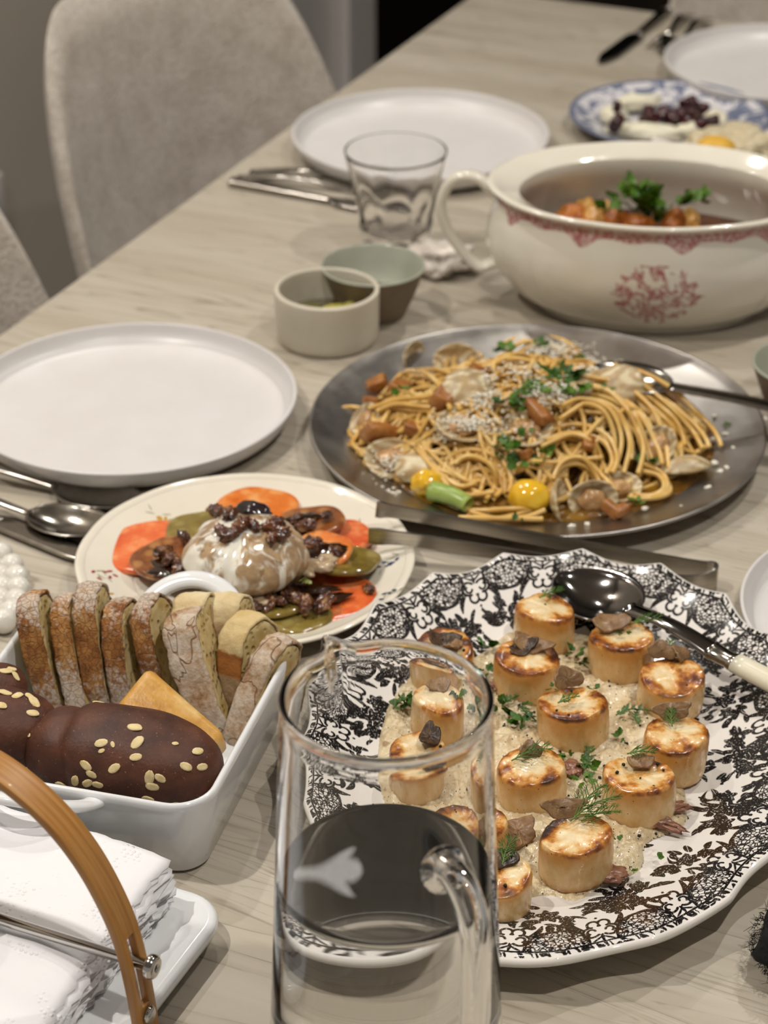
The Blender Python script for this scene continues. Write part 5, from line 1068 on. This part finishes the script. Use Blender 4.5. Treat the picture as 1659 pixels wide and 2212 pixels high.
# pecans
g = G('glazed_pecan'); v = g.obj(rnd=True)
PEC = g.surf(g.ramp(g.noise(v, 150, 3), [(.32, '#2f180d'), (.5, '#5a3019'), (.6, '#73421f'), (.68, '#b08a60')]), .16, normal=g.bump(g.noise(v, 260, 3), .6, .0012), spec=.6, coat=.6)
PECI = simple('pecan_flesh', '#a9835a', '#c9a67a', 140, .4, rnd=True)
def pecan(s, seed):
    v, f = ico(4); n = 1 + .34 * nz(v, 2.4, seed, 4) - .30 * np.exp(-(v[:, 1] / .16) ** 2) * (v[:, 2] > -.2) + .06 * np.cos(v[:, 0] * 16)
    return v * n[:, None] * np.array([s, s * .62, s * .52]), f
PCM = [build_mesh('pecan', *pecan(.0070, k)) for k in range(5)]
for m in PCM: m.materials.append(PEC)
pec = [(478, 1112, 'leftmost pecan cluster half on top of the burrata'), (500, 1118, 'pecan beside the top left cluster on the burrata'), (466, 1104, 'pecan tip at the back left of the burrata top'), (522, 1142, 'pecan half in the middle of the burrata top'), (480, 1152, 'pecan crumb on the left shoulder of the burrata'), (500, 1158, 'pecan below the left shoulder crumb'), (549, 1143, 'curled pecan in the centre of the burrata'), (588, 1140, 'pecan on the right top of the burrata'), (584, 1168, 'pecan on the right slope of the burrata'), (600, 1160, 'pecan fragment beside the right slope pecan'),
       (640, 1118, 'pecan behind the right side of the burrata'), (660, 1135, 'pecan in the pile right of the burrata'), (704, 1112, 'upright pecan at the back right of the plate'), (678, 1172, 'pecan on the pale tomato slice'), (700, 1182, 'pecan with white flesh on the pale slice'), (722, 1192, 'dark pecan at the edge of the pale slice'), (662, 1178, 'pecan against the burrata right side'), (368, 1208, 'pecan pile top on the left dressed slice'), (388, 1218, 'pecan beside the left pile'), (352, 1190, 'small pecan behind the left pile'), (398, 1160, 'pecan on the left olive slice'), (395, 1232, 'pecan at the front of the left pile'),
       (622, 1282, 'pecan at the front foot of the burrata'), (645, 1292, 'pecan half second from the burrata front foot'), (660, 1306, 'split pecan over the front red slice'), (548, 1308, 'dark pecan at the front left, above the bread'), (580, 1302, 'pecan with pale end in the front row'), (603, 1298, 'pecan between the front pecans'), (700, 1300, 'flat dark pecan on the front red slice'), (796, 1272, 'lone pecan on the bare ivory rim')]
for i, (x, y, lb) in enumerate(pec):
    o_, d_ = ray(x, y); hit = bv.ray_cast(o_, d_)
    p = hit[0] + hit[1] * .003 if hit[0] is not None else P(x, y, .030 if x < 780 and y < 1240 else (.024 if x < 780 else .018))
    O('pecan_half', PCM[i % 5], None, loc=p, rot=(.5 * math.sin(i * 2.3), .4 * math.cos(i * 1.7), i * 1.37), label=lb, cat='pecan', group='glazed pecans', scale=(1.05 + .25 * math.sin(i * 3),) * 3)
p_, d_ = ray(548, 1104); hit = bv.ray_cast(p_, d_); O('fig_piece', blob((.0125, .008, .006), 3, .25, 2, 2), simple('black_fig', '#1c1416', '#33232a', 90, .12, spec=.6, coat=.5), loc=(hit[0] + hit[1] * .004) if hit[0] else P(548, 1104, .06), rot=(0, .1, -.3), label='glossy black fig piece on top of the burrata', cat='fig')
SHAL = simple('marinated_shallot', '#b59a78', '#cbb596', 120, .2, spec=.6)
for i, (x, y, a, b, lb) in enumerate([(690, 1222, .011, .006, 'translucent shallot petal right of the burrata'), (706, 1210, .010, .006, 'second shallot petal beside the pecans'), (660, 1232, .010, .005, 'shallot petal under the burrata edge'), (565, 1300, .008, .006, 'shallot bit in the front dressing')]):
    O('shallot_petal', blob((a, b, .0035), 3, .3, 1.8, i), SHAL, loc=P(x, y, .031 if y < 1280 else .024), rot=(.2, .1, i), label=lb, cat='shallot')
herb('parsley', 'pale green leaf wilted at the burrata edge', P(655, 1252, .030), .014, .2, n=3, seed=77, mat=simple('wilted_leaf', '#a9b06a', rough=.4))
VIN = simple('balsamic_dressing', '#1e0f06', '#331b0b', 60, .04, spec=.7, coat=.5)
for i, (x, y, a, b, lb) in enumerate([(610, 1272, .040, .007, 'dark balsamic pool along the burrata front'), (380, 1225, .018, .012, 'balsamic pool on the left slices'), (700, 1190, .016, .010, 'balsamic pool under the right pecans'), (690, 1295, .022, .006, 'balsamic streak on the front red slice'), (640, 1125, .018, .008, 'balsamic pool behind the burrata')]):
    O('balsamic_pool', blob((a, b, .0016), 4, .35, 1.6, i + 3), VIN, loc=P(x, y, (.0215, .0262, .0315, .0185, .0255)[i]), label=lb, cat='dressing', rot=(0, 0, .1 * i))

# ============================================================ blue and white plate with beetroot
BLC = Vector((.306, 2.243, 0))
g = G('blue_transfer_glaze'); v = g.obj(); rad = g.n('VectorMath', {0: g.n('VectorMath', {0: g.n('TexCoord').outputs['Object'], 1: (1, 1, 0)}, operation='MULTIPLY').outputs[0]}, operation='LENGTH').outputs[1]
pt = g.step(g.noise(v, 62, 3, .55, 1.0), .44, .52); band = g.step(rad, .048, .052)
edge = g.step(rad, .101, .103)
BLUE = g.surf(g.mix(g.math('MAXIMUM', g.math('MULTIPLY', band, g.math('SUBTRACT', 1.0, pt)), edge), '#d9d6d9', '#737a92'), .14, spec=.5, coat=.4)
blp = T('beetroot_plate', 'blue and white transfer plate with beetroot and cream', 'plate', BLC)
O('plate_body', lathe(spl([(1e-4, .002), (.055, .002), (.058, 0), (.063, 0), (.066, .004), (.095, .012), (.1065, .0165), (.1075, .0178), (.1065, .0186), (.100, .0170), (.075, .0085), (.066, .0062), (1e-4, .006)], 4), 120), BLUE, blp)
BEET = simple('roast_beetroot', '#2a070b', '#470d15', 120, .2, spec=.6, rnd=True)
rg = np.random.default_rng(9)
for i in range(22):
    x, y = rg.uniform(1330, 1540), rg.uniform(222, 275); s = rg.uniform(.008, .013)
    V_, F_ = rbox(s * 1.5, s * 1.2, s, s * .3, 2)
    O('beetroot_cube', (V_, F_), BEET, loc=P(x, y, .016 + .006 * (i % 3)), rot=tuple(rg.random(3) * 3), label='dark red beetroot cube on the blue and white plate', cat='beetroot', group='beetroot cubes')
CRM = simple('labneh', '#e3dcc2', '#ece6d0', 60, .4, spec=.4)
for i, (x, y, a, b, c, rz, lb) in enumerate([(1395, 285, .040, .013, .009, -.25, 'long cream smear at the front of the beetroot'), (1325, 250, .015, .018, .010, .3, 'cream dollop left of the beetroot'), (1543, 262, .014, .018, .012, -.2, 'cream dollop right of the beetroot'), (1375, 222, .030, .011, .009, .3, 'cream smear behind the beetroot'), (1490, 280, .016, .010, .008, .2, 'small cream dollop at the front right of the beetroot')]):
    O('labneh_dollop', blob((a, b, c), 4, .22, 1.8, i + 2), CRM, loc=P(x, y, .017), rot=(0, 0, rz), label=lb, cat='cream')
# egg salad behind the tureen
EGC = P(1560, 352, .0); EGC.z = 0
O('side_plate', lathe(spl([(1e-4, .002), (.040, .002), (.043, 0), (.050, .003), (.066, .012), (.0745, .0155), (.0750, .0168), (.0735, .0170), (.064, .0138), (.048, .006), (1e-4, .0055)], 4), 90), WHITE_GLAZE, loc=EGC, label='small white plate of egg salad hidden behind the tureen', cat='plate')
O('egg_salad', blob((.052, .038, .020), 5, .28, 2.4, 6, 4), simple('egg_salad', '#d9cdb0', '#c2b08c', 120, .5, bump=.5, bdist=.002), loc=EGC + Vector((.012, 0, .016)), label='creamy egg salad heap behind the tureen', cat='salad')
O('egg_yolk', blob((.0205, .018, .013), 4, .06, 1.6, 1), simple('boiled_yolk', '#d9a531', '#e3b64a', 90, .55, bump=.4), loc=P(1545, 322, .036), label='boiled orange egg yolk on top of the egg salad', cat='egg')
herb('parsley', 'green herb on the egg salad at the frame edge', P(1632, 335, .036), .012, .3, n=6, seed=41)

# ============================================================ bead coaster and dark bundle at the edges
bg = T('bead_trivet', 'white glossy beads of a trivet at the left edge by the bread', 'trivet', P(0, 1270, 0)); o0 = P(0, 1270, 0)
BEADM = simple('white_bead', '#e2ddd2', '#e9e5db', 30, .22, spec=.5, coat=.4)
bm_ = build_mesh('bead', *lathe(spl([(1e-4, -.0078), (.005, -.0070), (.0082, -.003), (.0085, 0), (.0082, .003), (.005, .0070), (1e-4, .0078)], 3), 24)); bm_.materials.append(BEADM)
rows = [[(2, 1196), (26, 1222), (36, 1246), (40, 1272), (36, 1298), (26, 1322), (8, 1342)], [(-16, 1226), (0, 1246), (4, 1270), (0, 1296), (-14, 1318)], [(-48, 1236), (-34, 1262), (-40, 1290)]]
for rw in rows:
    for x, y in rw: O('bead', bm_, None, bg, loc=P(x, y, .0085) - o0, rot=(1.2, .4 * x, y))
    O('cord', tube(spl([(P(x, y, .0085) - o0)[:] for x, y in rw], 5), .0011, 6), simple('cotton_cord', '#d6cfc0', rough=.9), bg)
bk = P(1640, 2040, .018) + Vector((.046, -.004, 0)); rg = np.random.default_rng(2); v, f = ico(4)
pch = T('fleece_pouch', 'black fuzzy fleece bundle at the frame edge in front of the scallop platter', 'pouch', (bk.x, bk.y, 0))
BLK = simple('black_fleece', '#060606', '#0c0c0c', 90, .9)
O('body', (v * (1 + .16 * nz(v, 1.7, 3, 3))[:, None] * np.array([.050, .040, .022]) + [0, 0, .021], f), BLK, pch)
fz = []
for i in range(1800):
    d = rg.normal(size=3); d /= np.linalg.norm(d); p = d * np.array([.050, .040, .022]) + [0, 0, .021]
    if p[2] > .004: fz.append(tube([p, p + d * .0012 + rg.normal(size=3) * .0008, p + d * .002 + rg.normal(size=3) * .0016], [.00022, .0002, .0001], 3, cap=False))
O('fleece_fuzz', join(fz), BLK, pch, kind='stuff')
